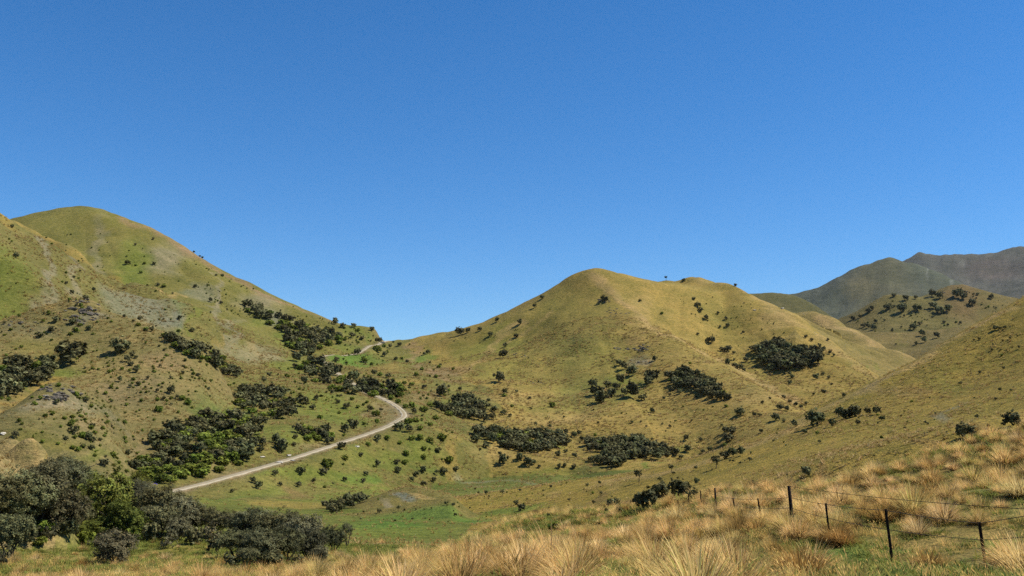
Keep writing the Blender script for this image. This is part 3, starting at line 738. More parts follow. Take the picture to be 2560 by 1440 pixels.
for q in [(355,1305,1205,120,'dark tree nearest the tall willow'),(415,1322,1212,130,'largest dark tree'),(455,1338,1238,110,'dark tree right of the largest'),(395,1345,1262,100,'low dark tree in front of the largest'),(330,1280,1200,90,'dark tree furthest back'),(500,1335,1262,80,'small dark tree nearest the grey grove'),(445,1352,1290,70,'smallest dark tree at the front')]:
    tree(*q[:4], 'D', q[4] + ', between willows and grove', G3)
tree(255,1330,1186,150,'W','tall yellow-green willow in the middle of the left thicket')
tree(305,1356,1258,110,'W','lower leafy willow just behind the small bare-stemmed tree')
tree(235,1352,1298,110,'W','low spreading willow bush left of the leafy willow')
tree(345,1238,1182,60,'W','yellow-green bushy tree at the lower end of the gravel road')

# ------------------------------------------------------------------ shrubs on the hills, each where it stands
COUNT = dict(D=0, G=0, E=0, T=0)
SPEC = []
def shrub(u, v, w, kind, label, group, h=1.0):
    SPEC.append([u, v, w, kind, label, group, h])

def inside(poly, x, y):
    c = False; j = len(poly) - 1
    for i in range(len(poly)):
        xi, yi = poly[i]; xj, yj = poly[j]
        if (yi > y) != (yj > y) and x < (xj - xi) * (y - yi) / (yj - yi) + xi: c = not c
        j = i
    return c
def thicket(poly, w, mix, lab, group, gap=0.62, seed=1):
    """fill an area with shrubs of about w pixels; mix = share of green ones; lab = (dark label, green label)"""
    r = random.Random(seed)
    xs = [p[0] for p in poly]; ys = [p[1] for p in poly]
    pts = []; tries = 0
    while tries < 900:
        tries += 1
        x, y = r.uniform(min(xs), max(xs)), r.uniform(min(ys), max(ys))
        if not inside(poly, x, y): continue
        if any((x - a) ** 2 + ((y - b) * 1.7) ** 2 < (w * gap) ** 2 for a, b in pts): continue
        pts.append((x, y))
    cx, cy = sum(xs) / len(xs), sum(ys) / len(ys)
    for x, y in pts:
        if abs(x - 812) < 24 and 872 < y < 908: continue
        k = 'G' if r.random() < mix else 'D'
        shrub(x, y + w * .3, w * r.uniform(1.05, 1.7) * (1.0 if k == 'D' else .9), k, lab[k == 'G'], group, .78)
    return len(pts)

thicket([(612,758),(700,790),(790,825),(850,835),(872,850),(800,866),(760,855),(700,826),(620,778)], 21, .38, ('dark shrub in the long diagonal thicket high on the left hill', 'green shrub in the long diagonal thicket high on the left hill'), 'shrubs of the high diagonal thicket', seed=2)
thicket([(715,848),(760,862),(800,878),(795,895),(760,884),(720,866)], 20, .4, ('dark shrub in the small thicket above the upper road bend', 'green shrub in the small thicket above the upper road bend'), 'shrubs above the upper road bend', seed=3)
thicket([(735,893),(790,908),(830,925),(880,945),(930,955),(998,962),(1004,986),(960,990),(915,985),(850,975),(790,952),(750,920)], 25, .33, ('dark shrub in the long thicket across the hidden stretch of road', 'green shrub in the long thicket across the hidden stretch of road'), 'shrubs of the thicket across the road', seed=4)
thicket([(410,832),(470,855),(540,885),(590,915),(605,938),(580,940),(520,904),(460,878),(415,852)], 23, .28, ('dark shrub in the narrow diagonal thicket right of the rocky spur', 'green shrub in the narrow diagonal thicket right of the rocky spur'), 'shrubs of the narrow diagonal thicket', seed=5)
thicket([(610,968),(660,962),(700,978),(730,1002),(733,1035),(690,1040),(640,1030),(590,1012),(600,988)], 27, .22, ('dark shrub in the compact thicket above the largest one', 'green shrub in the compact thicket above the largest one'), 'shrubs of the compact thicket', seed=6)
thicket([(480,1038),(560,1032),(640,1042),(660,1072),(650,1102),(610,1145),(540,1178),(470,1190),(420,1205),(350,1192),(335,1162),(400,1132),(372,1100),(400,1078)], 32, .46, ('dark shrub in the largest thicket, beside the lower gravel road', 'green shrub in the largest thicket, beside the lower gravel road'), 'shrubs of the largest thicket', gap=.6, seed=7)
thicket([(738,1066),(790,1070),(828,1085),(830,1104),(770,1095),(748,1085)], 25, .4, ('dark shrub in the small thicket just above the middle of the road', 'green shrub in the small thicket just above the middle of the road'), 'shrubs above the middle of the road', seed=8)
thicket([(0,922),(60,905),(122,902),(125,930),(90,955),(20,985),(0,985)], 34, .08, ('dark shrub in the thicket between the two rocky knobs', 'green shrub in the thicket between the two rocky knobs'), 'shrubs of the left gully', seed=9)
thicket([(1890,872),(1940,852),(1970,872),(2040,882),(2048,905),(2000,916),(1930,922),(1898,897)], 26, .05, ('dark shrub in the big patch on the far flank', 'green shrub in the big patch on the far flank'), 'shrubs of the patch on the far flank', gap=.5, seed=10)
thicket([(1670,938),(1710,927),(1750,942),(1800,970),(1820,995),(1792,995),(1740,970),(1690,965)], 22, .1, ('dark shrub in the slanting patch on the middle hill', 'green shrub in the slanting patch on the middle hill'), 'shrubs of the slanting patch', gap=.52, seed=11)
thicket([(1180,1080),(1240,1078),(1290,1085),(1340,1080),(1400,1090),(1420,1105),(1380,1118),(1320,1132),(1280,1118),(1230,1100)], 27, .07, ('dark shrub in the left of two long valley thickets', 'green shrub in the left of two long valley thickets'), 'shrubs of the left valley thicket', gap=.5, seed=12)
thicket([(1462,1105),(1520,1100),(1600,1102),(1660,1115),(1690,1130),(1640,1143),(1560,1140),(1480,1125)], 26, .05, ('dark shrub in the right of two long valley thickets', 'green shrub in the right of two long valley thickets'), 'shrubs of the right valley thicket', gap=.5, seed=13)
thicket([(1492,1145),(1540,1140),(1565,1150),(1550,1160),(1500,1160)], 26, 0, ('dark shrub in the small clump below the right valley thicket',)*2, 'shrubs of the clump below the right valley thicket', gap=.5, seed=14)
thicket([(1130,1002),(1160,994),(1212,1016),(1195,1022)], 21, 0, ('dark shrub in the upper short band beyond the bend',)*2, 'shrubs of the upper short band', gap=.5, seed=15)
thicket([(1090,1020),(1140,1014),(1210,1036),(1200,1044),(1110,1034)], 22, .12, ('dark shrub in the lower short band beyond the bend', 'green shrub in the lower short band beyond the bend'), 'shrubs of the lower short band', gap=.5, seed=16)
thicket([(810,1265),(850,1255),(900,1243),(925,1246),(880,1262),(830,1280)], 22, 0, ('dark shrub in the low hedge-like row on the mound',)*2, 'shrubs in the row on the mound', gap=.5, seed=17)

def scatter_list(lst, kind, label, group):
    for q in lst:
        k = q[3] if len(q) > 3 else kind
        word = dict(D='dark shrub', G='green shrub', E='grey shrub', T='little round-headed tree')[k]
        shrub(q[0], q[1], q[2], k, label.replace('@', word) if len(q) < 5 else q[4], group)

scatter_list([(175,912,78,'D','large dark bush beside the grassy strip in the left gully'),(298,884,50,'D','rounded dark bush alone on the dry slope left of the narrow thicket'),(322,862,14,'D'),(330,895,16,'D'),(318,905,18,'D'),(326,915,16,'D'),(340,932,18,'D'),(128,830,20,'D'),(138,808,18,'D'),(182,812,20,'D'),(200,815,14,'G'),(190,830,16,'G'),(223,826,14,'D'),(175,838,14,'G'),(100,843,18,'D'),
    (215,748,16,'D','upright dark shrub standing on the tip of the rocky spur'),(180,736,12,'D'),(428,986,22,'D'),(455,1000,22,'G'),(470,1012,22,'G'),(397,1030,26,'G'),(300,955,14,'D'),(340,925,14,'D'),(305,925,12,'G'),(273,932,12,'G'),(215,1005,16,'D'),(142,1012,14,'D'),(185,1085,26,'D'),(205,1095,22,'G'),(220,1100,24,'D'),(232,1105,20,'D'),(165,1100,14,'D'),(40,1095,18,'D'),(262,1165,26,'D'),(283,1142,22,'G'),(318,1140,18,'D'),(230,1125,18,'D'),(208,1120,14,'D'),(345,815,14,'G'),(365,828,16,'G'),(380,830,14,'D'),(350,800,12,'D'),
    (310,795,10,'D'),(480,830,14,'D'),(448,800,12,'D'),(447,830,12,'G'),(440,850,12,'G'),(540,690,8,'D'),(395,715,10,'D'),(488,720,12,'D'),(432,735,6,'D'),(410,718,14,'G'),(318,662,16,'D'),(340,665,10,'G'),(352,683,10,'G'),(385,662,10,'D'),(362,660,10,'G'),(338,615,8,'D'),(383,600,8,'D'),(40,645,16,'D'),(30,570,10,'D'),(235,728,10,'D'),(165,712,10,'D'),(185,695,8,'D'),(200,680,6,'D'),(557,692,10,'D'),(500,642,7,'D'),(485,632,7,'D'),(526,755,12,'D'),(552,760,10,'D'),(506,645,8,'D'),(660,955,16,'D'),(590,945,18,'D'),(600,938,16,'D')],
    'D', 'small @ scattered on the dry left hill', 'scattered shrubs on the left hill')
scatter_list([(838,812,18,'D'),(856,820,16,'D'),(838,800,12,'D'),(884,818,16,'D'),(895,830,16,'G'),(880,845,18,'D'),(905,850,14,'D'),(848,845,22,'D'),(815,850,18,'G'),(860,822,10,'G'),(930,828,14,'D'),(943,856,16,'D'),(950,854,16,'D'),(960,868,14,'G'),(945,880,22,'G'),(960,892,14,'D'),(893,888,20,'D','dark round shrub between the two highest bends of the road'),(842,908,16,'D'),(940,875,24,'G'),(975,870,12,'D'),(998,865,12,'D'),(912,905,20,'G'),(930,912,14,'G'),(990,900,12,'D'),(1018,908,12,'D'),(1005,898,10,'G'),(1060,888,10,'D'),(1070,885,14,'D'),(1100,915,10,'D'),(1097,920,12,'G'),(1075,910,8,'D'),(1133,925,12,'G'),(935,938,16,'D'),(950,940,16,'G'),(970,945,16,'D'),(1010,962,16,'G'),(1030,965,18,'G'),(1060,972,16,'D'),(1040,940,16,'G'),(1090,945,14,'G'),(1055,925,14,'G')],
    'D', '@ dotted over the saddle between the hills', 'shrubs of the saddle')
scatter_list([(755,1018,40,'D','dark clump just right of the compact thicket'),(782,1025,18,'D'),(845,1008,12,'D'),(865,1022,18,'D'),(880,1000,14,'G'),(918,1008,12,'G'),(925,1028,16,'D'),(940,1040,24,'G'),(952,1028,12,'D'),(895,1020,14,'G'),(848,1035,12,'G'),(800,1048,18,'G'),(883,1072,32,'D'),(862,1082,24,'D'),(875,1062,18,'D'),(942,1058,16,'G'),(910,1062,12,'G'),(705,1130,46,'D','dark twin bush above the pale road cutting'),(735,1115,16,'D'),(690,1108,24,'D'),(655,1115,24,'D'),(738,1098,14,'D'),(650,1130,20,'D'),(830,985,12,'D'),(790,1000,14,'D'),(760,960,20,'D'),(800,955,14,'D'),(718,945,18,'G'),(738,920,16,'D'),(672,942,14,'D')],
    'D', '@ on the green slope above the road', 'shrubs above the lower road')
scatter_list([(853,1124,26,'D','round dark shrub standing on the outer edge of the gravel road'),(862,1150,24,'G'),(818,1170,38,'G','largest green bush below the straight stretch of road'),(810,1188,24,'D'),(752,1186,24,'D'),(688,1190,16,'D'),(748,1218,20,'D'),(785,1205,12,'D'),(832,1215,8,'T'),(862,1204,14,'D'),(903,1143,14,'D'),(920,1115,16,'G'),(944,1105,20,'D'),(943,1168,18,'D'),(915,1190,16,'D'),(908,1208,14,'D'),(993,1160,18,'D'),(1012,1160,20,'G'),(995,1184,22,'D'),(1040,1192,20,'D'),(1060,1182,18,'D'),(1030,1205,14,'D'),(1058,1214,16,'D'),(1085,1205,14,'D'),(1092,1190,14,'T'),(1110,1186,24,'D'),(1122,1158,28,'G','bright green round bush lowest on the right of the briar slope'),(1140,1178,18,'D'),(1060,1145,18,'G'),(1060,1125,18,'G'),(1095,1132,18,'D'),(1015,1140,22,'G'),(645,1222,24,'D'),(633,1208,18,'D'),(580,1232,12,'D'),
    (1000,1078,34,'D','dark bush tucked under the sharp road bend'),(1022,1080,24,'D'),(1022,1060,26,'G'),(1050,1075,20,'G'),(1040,1055,24,'G'),(1075,1065,18,'G'),(1050,1100,24,'G'),(1075,1105,20,'G'),(1105,1100,30,'G'),(1090,1050,20,'G'),(1010,1020,18,'G'),(1030,1020,24,'G'),(1060,1030,26,'G'),(1035,1035,18,'D'),(1075,1018,24,'G'),(970,1000,20,'G'),(990,1008,18,'G'),(968,1100,20,'G'),(1030,1100,20,'G'),(1000,1110,14,'G')],
    'G', '@ on the green slope below the road', 'shrubs below the road')
scatter_list([(1250,956,38,'D','dark rounded bush alone near the foot of the small rib of the middle hill'),(1258,895,28,'D'),(1150,838,26,'D'),(1170,832,16,'D'),(1200,828,14,'D'),(1225,842,14,'D'),(1243,805,14,'D'),(1355,748,12,'D'),(1337,770,12,'D'),(1300,812,16,'D'),(1290,845,16,'D'),(1262,868,14,'D'),(1262,986,16,'D'),(1260,992,16,'G'),(1292,982,10,'D'),(1325,998,10,'D'),(1222,1005,12,'D'),(1280,1018,12,'G'),(1380,1018,20,'G'),(1328,1024,8,'D'),(1235,1030,22,'D'),(1258,1038,18,'D'),(1275,1042,12,'D'),(1215,1055,24,'D'),(1230,1050,20,'D'),(1105,992,34,'D','dark oblong bush above the two short bands'),(1145,990,10,'D'),(1122,970,10,'D'),(1150,978,12,'D'),
    (1490,990,36,'D'),(1482,970,30,'D'),(1520,968,24,'D'),(1540,975,24,'D'),(1552,960,26,'D'),(1580,940,36,'D'),(1560,925,22,'D'),(1548,915,20,'D'),(1582,995,44,'D','rounded dark bush in the cluster below the crag'),(1628,958,46,'D'),(1500,1008,44,'D','lowest and broadest dark bush of the cluster left of the slanting patch'),(1528,992,34,'D'),(1620,965,30,'D'),(1607,1002,24,'D'),(1560,988,20,'D'),(1636,903,14,'D'),(1725,910,10,'G'),(1660,1000,10,'D'),(1680,978,16,'D'),(1700,985,14,'D'),(1727,985,14,'D'),(1740,995,8,'D'),(1630,1032,16,'D'),(1675,990,10,'D'),(1480,1120,12,'G'),(1340,1070,14,'T'),(1375,1068,12,'D'),(1415,1085,16,'D'),(1435,1095,18,'D'),(1447,1088,16,'D'),(1488,1090,12,'G'),(1455,1102,14,'D'),(1605,1098,16,'D'),(1190,1108,28,'D'),(1215,1120,20,'D'),(1258,1162,28,'D'),(1320,1165,28,'D'),(1298,1150,24,'D'),(1335,1162,14,'D'),(1395,1145,18,'D'),(1437,1145,16,'D'),(1415,1132,14,'D'),(1477,1155,18,'D'),(1398,1172,14,'D'),(1412,1168,12,'D'),(1435,1172,14,'D'),(1348,1170,10,'D'),(1300,1130,30,'D'),(1250,1140,12,'D'),(1495,1060,8,'D'),(1410,1045,8,'D'),(1580,1058,10,'D')],
    'D', '@ on the golden face of the middle hill', 'scattered shrubs of the middle hill')
scatter_list([(1665,700,10,'T','tiny dark shrub on the skyline left of the lower summit of the middle hill'),(1709,704,12,'D','dark shrub on the skyline at the foot of the lower summit'),(1838,717,9,'D','small dark shrub on the skyline right of the lower summit'),
    (1745,768,16,'D'),(1752,780,14,'D'),(1765,800,14,'D'),(1735,750,10,'D'),(1795,785,8,'D'),(1815,800,10,'D'),(1820,818,12,'D'),(1780,858,22,'D'),(1770,855,14,'D'),(1820,880,24,'D'),(1805,878,16,'D'),(1835,885,10,'D'),(1858,832,8,'D'),(1875,872,8,'D'),(1745,838,8,'D'),(1820,912,18,'D'),(1850,925,22,'D'),(1838,918,16,'D'),(1865,905,14,'D'),(1835,902,8,'D'),(1860,930,12,'D'),(1975,960,14,'D'),(1975,940,12,'D'),(1980,945,14,'D'),(2040,950,16,'D'),(2045,940,10,'D'),(2058,938,10,'D'),(2072,948,10,'D'),(2080,962,8,'D'),(2060,985,14,'D'),(2035,988,8,'D'),(2015,1012,10,'D'),(1800,820,8,'D'),(1655,785,10,'G'),(1600,755,10,'D'),(1510,755,22,'D'),(1960,998,12,'D'),(1975,1008,14,'D'),(1990,1016,14,'D'),(2003,1022,12,'D'),(2015,846,10,'D'),(2030,853,10,'D'),(2050,868,10,'D'),(2060,876,12,'D'),(2075,886,10,'D'),(2085,892,8,'D'),(2070,852,8,'D')],
    'D', '@ on the flank between two golden crests', 'shrubs of the far flank')
scatter_list([(1850,1040,30,'D'),(1885,1042,12,'D'),(1900,1042,12,'D'),(1815,1018,12,'G'),(1950,1025,20,'D'),(1968,1028,18,'D'),(1940,1052,24,'D'),(1960,1056,10,'D'),(1820,1105,30,'D'),(1828,1088,30,'D'),(1815,1082,22,'D'),(1812,1115,12,'G'),(1903,1082,12,'D'),(1720,1130,22,'D'),(1703,1148,16,'D'),(1757,1134,14,'D'),(1775,1128,16,'D'),(1715,1102,16,'D'),(1752,1103,12,'D'),(1805,1066,8,'D'),(1675,1070,10,'D'),(1905,1010,10,'D'),(1925,1000,8,'D'),(1630,1100,8,'D')],
    'D', '@ at the lower right foot of the middle hill', 'shrubs at the lower right foot of the middle hill')
scatter_list([(2038,1066,46,'D','long dark bush low on the crest slope of the right hill'),(2050,1056,34,'D'),(2115,1046,36,'D'),(2140,1040,40,'D','widest dark bush of the group on the right hill'),(2098,1042,26,'D'),(2192,1036,22,'D'),(2170,1036,18,'D'),(2205,1052,18,'D'),(2146,1062,14,'D'),(2082,1066,20,'D'),(2012,1084,16,'D'),(1986,1068,18,'D'),(2110,993,12,'D'),(2532,1070,46,'D','large dark round bush at the right edge of the picture, on the right hill'),(2553,1072,24,'D'),(2410,1098,42,'D','dark round bush just above the foreground grass on the right'),(2488,826,16,'D'),(2500,824,10,'D'),(2513,822,10,'D'),(1812,1148,30,'D'),(1832,1142,26,'D'),(1852,1140,22,'D'),(1790,1172,28,'T','dark small tree on a visible stem below the row on the right hill'),(1876,1152,12,'D'),(1597,1206,26,'T','lone round-headed small tree on the near golden ridge, left of the fence'),(1678,1182,18,'T','small round tree highest on the near golden ridge'),(1684,1186,10,'D'),(1650,1208,14,'T'),(1742,1212,18,'D'),(1911,1210,16,'D'),(2016,1192,28,'D','dark round bush right of the tallest fence post, against the right hill'),(1467,1222,12,'T'),(1502,1242,12,'T'),(1255,1240,14,'T'),(1215,1236,12,'D'),(1300,1228,10,'D'),(2448,850,8,'D'),(2435,852,6,'D')],
    'D', '@ on the right hill', 'shrubs of the right hill')
scatter_list([(1533,1272,34,'D','rounded dark shrub left of the big dark bushes by the fence'),(1612,1276,70,'D','big dark bush nearest the fence, lowest of the three'),(1650,1256,58,'D','tall dark bush in the middle of the three by the fence'),(1700,1250,56,'D','dark bush in the right of the three by the fence'),(1732,1250,42,'E','grey bush at the right end of the row by the fence'),(1772,1240,22,'E'),(1552,1286,24,'E'),(1880,1226,30,'E','grey bush between the tall fence posts and the right hill'),(1305,1276,24,'D'),(1338,1290,20,'D'),(1358,1286,14,'D'),(1290,1262,16,'D'),(995,1280,14,'T','slim dark shrub casting a shadow on the grassy mound'),(948,1282,14,'D'),(1388,1330,44,'G','dark green bush alone among the tussocks left of the fence'),(1430,1288,22,'G'),(1840,1235,20,'G')],
    'D', '@ on dry ground near the fence', 'shrubs by the fence')
scatter_list([(120,1352,70,'E'),(60,1362,60,'D'),(165,1345,60,'D'),(215,1365,50,'G'),(330,1362,60,'G'),(370,1352,60,'D'),(420,1372,50,'E'),(480,1362,55,'D'),(525,1352,60,'E'),(540,1385,50,'D'),(575,1418,46,'E'),(680,1420,50,'D'),(745,1420,44,'E'),(105,1335,60,'G'),(290,1328,70,'G'),(30,1355,70,'E'),(265,1300,70,'G'),(0,1420,60,'E'),(130,1240,60,'D'),(300,1262,60,'D'),(270,1240,50,'G'),(380,1262,50,'G'),(100,1365,40,'G'),(200,1300,60,'D')],
    'E', '@ low among the trees of the left foreground', 'undergrowth of the left foreground')
for k, (u, v, w) in enumerate([(2235,742,14),(2265,752,16),(2290,748,10),(2220,775,22),(2255,782,26),(2292,778,24),(2335,772,22),(2350,785,26),(2370,780,18),(2330,742,20),(2350,748,18),(2395,745,26),(2410,750,18),(2132,800,16),(2150,795,12),(2170,782,14),(2180,775,12),(2185,825,18),(2170,820,12),(2160,818,16),(2190,808,12),(2285,825,18),(2300,812,12),(2305,840,18),(2342,845,16),(2310,857,18),(2370,815,8),(2360,808,10),(2432,765,20),(2445,738,10),(2478,748,14),(2400,810,8),(2290,862,10),(2230,830,8),(2240,862,6)]):
    shrub(u, v, w, 'D', 'dark bush on the hill below the far mountain', 'bushes of the bushy hill', h=.7)

# individuals: the 300 largest dark ones and every other kind; the rest of the dark ones are one mass of scrub
ORD = ['first', 'second', 'third', 'fourth', 'fifth', 'sixth', 'seventh', 'eighth', 'ninth', 'tenth', 'eleventh', 'twelfth']
dark = sorted([q for q in SPEC if q[3] == 'D'], key=lambda q: -q[2])
NDARK = 300
REST = dark[NDARK:]
KEEP = [q for q in SPEC if q[3] != 'D'] + dark[:NDARK]
byl = {}
for q in KEEP: byl.setdefault(q[4], []).append(q)
def relabel(text, pre):
    """put a telling word in front of a shared label and keep it short"""
    w = (pre + ' ' + text).split()
    return ' '.join(w[:15])
for lab, qs in byl.items():
    n = len(qs)
    if n == 1: continue
    if n <= 12:
        for i, q in enumerate(sorted(qs, key=lambda q: q[0])):
            q[4] = relabel(lab, 'leftmost' if i == 0 else 'rightmost' if i == n - 1 else ORD[i] + ' from left')
    else:
        left = list(qs)
        for pre, key in (('largest', lambda q: -q[2]), ('leftmost', lambda q: q[0]), ('rightmost', lambda q: -q[0]), ('highest', lambda q: q[1]), ('lowest', lambda q: -q[1])):
            left.sort(key=key); q = left.pop(0); q[4] = relabel(lab, pre)
def off_road(p):
    d2 = (road[:, 0] - p[0]) ** 2 + (road[:, 1] - p[1]) ** 2
    i = int(d2.argmin())
    if d2[i] < 3.4 ** 2:
        s = 1.0 if (p[:2] - road[i]) @ perp[i] > 0 else -1.0
        q = road[i] + perp[i] * s * 3.6
        p = np.array([q[0], q[1], ground_z(q[0], q[1])])
    return p
def plant(q):
    u, v, w, kind, label, group, h = q
    p = off_road(place(u, v)); R = math.hypot(p[0], p[1])
    W = w / F_PX * R
    COUNT[kind] += 1; k = COUNT[kind]
    r = random.Random(k * 31 + ord(kind))
    ar = r.uniform(.82, 1.18)
    if kind == 'T':
        t = thing('small_tree', p, label, 'tree', group)
        sc = (W, W, W * 1.05 * h)
        put('crown', LOLLI[k % 3], (0, 0, 0), sc, r.uniform(0, 6.28), t)
        put('trunk', LOLLI_STEM, (0, 0, 0), sc, 0, t)
        return t
    me, name = dict(D=(DARK, 'dark_shrub'), G=(GREENS, 'green_shrub'), E=(GREYS, 'grey_shrub'))[kind]
    o = put(name, me[k % len(me)], p - np.array([0, 0, 0.04 * W]), (W, W * ar, W * r.uniform(.85, 1.1) * h), r.uniform(0, 6.28))
    return tag(o, label, 'shrub', group)
FIRST = {}
for q in KEEP:
    o = plant(q)
    if q[3] != 'T': FIRST.setdefault(o.data.name, o)
print('PLANTS', COUNT, len(REST))

# ------------------------------------------------------------------ tussocks and grass
def blade_clump(name, n, base_r, lo, hi, width, lean, droop, seed, material, tones, heads=0, wind=(-0.04, 0.01), skirt=0.0, dome=0.0, round_=False):
    r = np.random.default_rng(seed)
    a = r.random(n) * 2 * np.pi; q = np.sqrt(r.random(n)) * base_r
    p0 = np.stack([np.cos(a) * q, np.sin(a) * q, np.full(n, -0.03)], 1)
    L = lo + (hi - lo) * r.random(n)
    core = r.random(n) < skirt                     # short dead base leaves, coloured near-black for the shade inside the clump
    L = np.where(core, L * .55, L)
    az = a + r.normal(size=n) * 0.6
    inc = np.radians(lean[0] + (lean[1] - lean[0]) * (q / base_r) ** 0.8) * np.where(round_, 0.82 + 0.36 * r.random(n), 0.5 + r.random(n))
    L = L * (1 - dome * np.clip(inc / np.radians(lean[1]), 0, 1))
    out = np.stack([np.cos(az), np.sin(az), np.zeros(n)], 1)
    side = np.stack([-np.sin(az), np.cos(az), np.zeros(n)], 1)
    pts = [p0]
    for k, f in ((1, .4), (2, .35), (3, .25)):
        ang = np.minimum(inc + droop * (k - 1) * (0.5 + r.random(n)), 2.2)
        d = out * np.sin(ang)[:, None] + np.array([0, 0, 1.0]) * np.cos(ang)[:, None]
        d = d + np.array([wind[0], wind[1], 0]) * k
        pts.append(pts[-1] + d * (L * f)[:, None])
    w = (width * (0.7 + 0.6 * r.random(n)))[:, None] * side
    V = np.stack([pts[0] - w, pts[0] + w, pts[1] - w * .95, pts[1] + w * .95, pts[2] - w * .7, pts[2] + w * .7, pts[3]], 1)
    F = np.array([[0, 1, 3, 2], [2, 3, 5, 4], [4, 5, 6, 6]])
    b = (np.arange(n) * 7)[:, None]
    q1 = (b + np.array([0, 1, 3, 2])).reshape(-1, 4); q2 = (b + np.array([2, 3, 5, 4])).reshape(-1, 4); t3 = (b + np.array([4, 5, 6])).reshape(-1, 3)
    T = np.concatenate([q1[:, [0, 1, 2]], q1[:, [0, 2, 3]], q2[:, [0, 1, 2]], q2[:, [0, 2, 3]], t3])
    Vv = V.reshape(-1, 3)
    tn = np.array([c for c, _ in tones], float); pr = np.array([x for _, x in tones], float)
    ti = r.choice(len(tn), n, p=pr / pr.sum())
    bl = tn[ti] * (0.75 + 0.5 * r.random(n))[:, None]
    bl = np.where(core[:, None], np.array([.10, .085, .065]) * (0.7 + 0.6 * r.random(n))[:, None], bl)  # dead-leaf brown taken darker, painting in the shade of the tussock's heart
    C = np.repeat(bl, 7, 0)
    if heads:
        h = r.choice(n, heads, replace=False)
        tip = pts[3][h]; up = tip - pts[2][h]; up /= np.linalg.norm(up, axis=1)[:, None]
        s = side[h] * width * 1.6
        e = tip + up * 0.10
        m = (tip + e) / 2
        HV = np.stack([tip, m + s, e, m - s], 1).reshape(-1, 3)
        hb = (np.arange(heads) * 4)[:, None] + len(Vv)
        T = np.concatenate([T, (hb + np.array([0, 1, 2])).reshape(-1, 3), (hb + np.array([0, 2, 3])).reshape(-1, 3)])
        Vv = np.concatenate([Vv, HV]); C = np.concatenate([C, np.tile([1.5, 1.4, 1.3], (heads * 4, 1))])
    o = mesh_obj(name, Vv, T.ravel(), 3, material, smooth=False, link=False)
    vcol(o.data, C); me = o.data; bpy.data.objects.remove(o); return me
T_GOLD = [((1, 1, 1), .55), ((1.3, 1.3, 1.5), .2), ((.62, .5, .42), .15), ((.6, .8, .5), .10)]
T_STRAW = [((1.35, 1.4, 1.75), .6), ((1, 1, 1), .25), ((.6, .5, .5), .15)]
T_BROWN = [((.55, .46, .32), .5), ((.9, .82, .7), .3), ((.32, .27, .22), .2)]
T_DRY = [((1.05, 1.0, .95), .5), ((1.3, 1.25, 1.3), .25), ((.6, .75, .55), .25)]
T_TURF = [((1, 1, 1), .6), ((1.5, 1.25, 1.1), .2), ((.7, .85, .8), .2)]
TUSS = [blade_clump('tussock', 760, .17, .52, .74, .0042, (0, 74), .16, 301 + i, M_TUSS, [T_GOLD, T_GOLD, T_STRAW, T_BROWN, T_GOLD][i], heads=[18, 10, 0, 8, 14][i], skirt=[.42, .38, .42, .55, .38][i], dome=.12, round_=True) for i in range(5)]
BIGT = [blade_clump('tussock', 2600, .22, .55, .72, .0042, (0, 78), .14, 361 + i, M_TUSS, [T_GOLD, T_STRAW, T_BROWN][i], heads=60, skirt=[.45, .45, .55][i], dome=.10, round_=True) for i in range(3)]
TUFT = [blade_clump('dry_grass_tuft', 60, .28, .16, .42, .005, (4, 34), .22, 321 + i, M_GRASS, T_DRY, heads=16) for i in range(3)]
TURF = [blade_clump('green_turf_tuft', 60, .26, .08, .22, .009, (10, 60), .3, 331 + i, M_TURF, T_TURF) for i in range(2)]
MIDT = [blade_clump('hill_grass_tuft', 14, .2, .35, .75, .05, (8, 60), .4, 341 + i, M_HILLG, [T_GOLD, T_STRAW, T_TURF][i]) for i in range(3)]

# which ground the camera can see (for strewing grass only where it shows)
EL = GZ / RG
VIS = EL >= np.maximum.accumulate(np.where(RG > 6, EL, -9), 1) - 0.004
def visible(x, y):
    j = np.clip(np.searchsorted(TH, np.arctan2(x, y)), 0, len(TH) - 1); i = np.clip(np.searchsorted(RR, np.hypot(x, y)), 0, len(RR) - 1)
    return VIS[j, i]
def surf_at(x, y):
    j = np.clip(np.searchsorted(TH, np.arctan2(x, y)), 0, len(TH) - 1); i = np.clip(np.searchsorted(RR, np.hypot(x, y)), 0, len(RR) - 1)
    return GI[j, i], GC[j, i]
def sector(n, r0, r1, half=31.0, pw=2.0):
    th = np.radians(rng.uniform(-half, half, n)); r = (r0 ** pw + (r1 ** pw - r0 ** pw) * rng.random(n)) ** (1 / pw)
    return r * np.sin(th), r * np.cos(th)
def thin(x, y, dmin):
    """drop points closer than dmin to an earlier one"""
    cell = {}; keep = []
    for i in range(len(x)):
        c = (int(x[i] // dmin), int(y[i] // dmin))
        if any((x[i] - x[k]) ** 2 + (y[i] - y[k]) ** 2 < dmin * dmin for a in (-1, 0, 1) for b in (-1, 0, 1) for k in cell.get((c[0] + a, c[1] + b), ())): continue
        cell.setdefault(c, []).append(i); keep.append(i)
    return np.array(keep)
K_FG, K_VF = NAMES.index('foreground_slope'), NAMES.index('valley_floor')

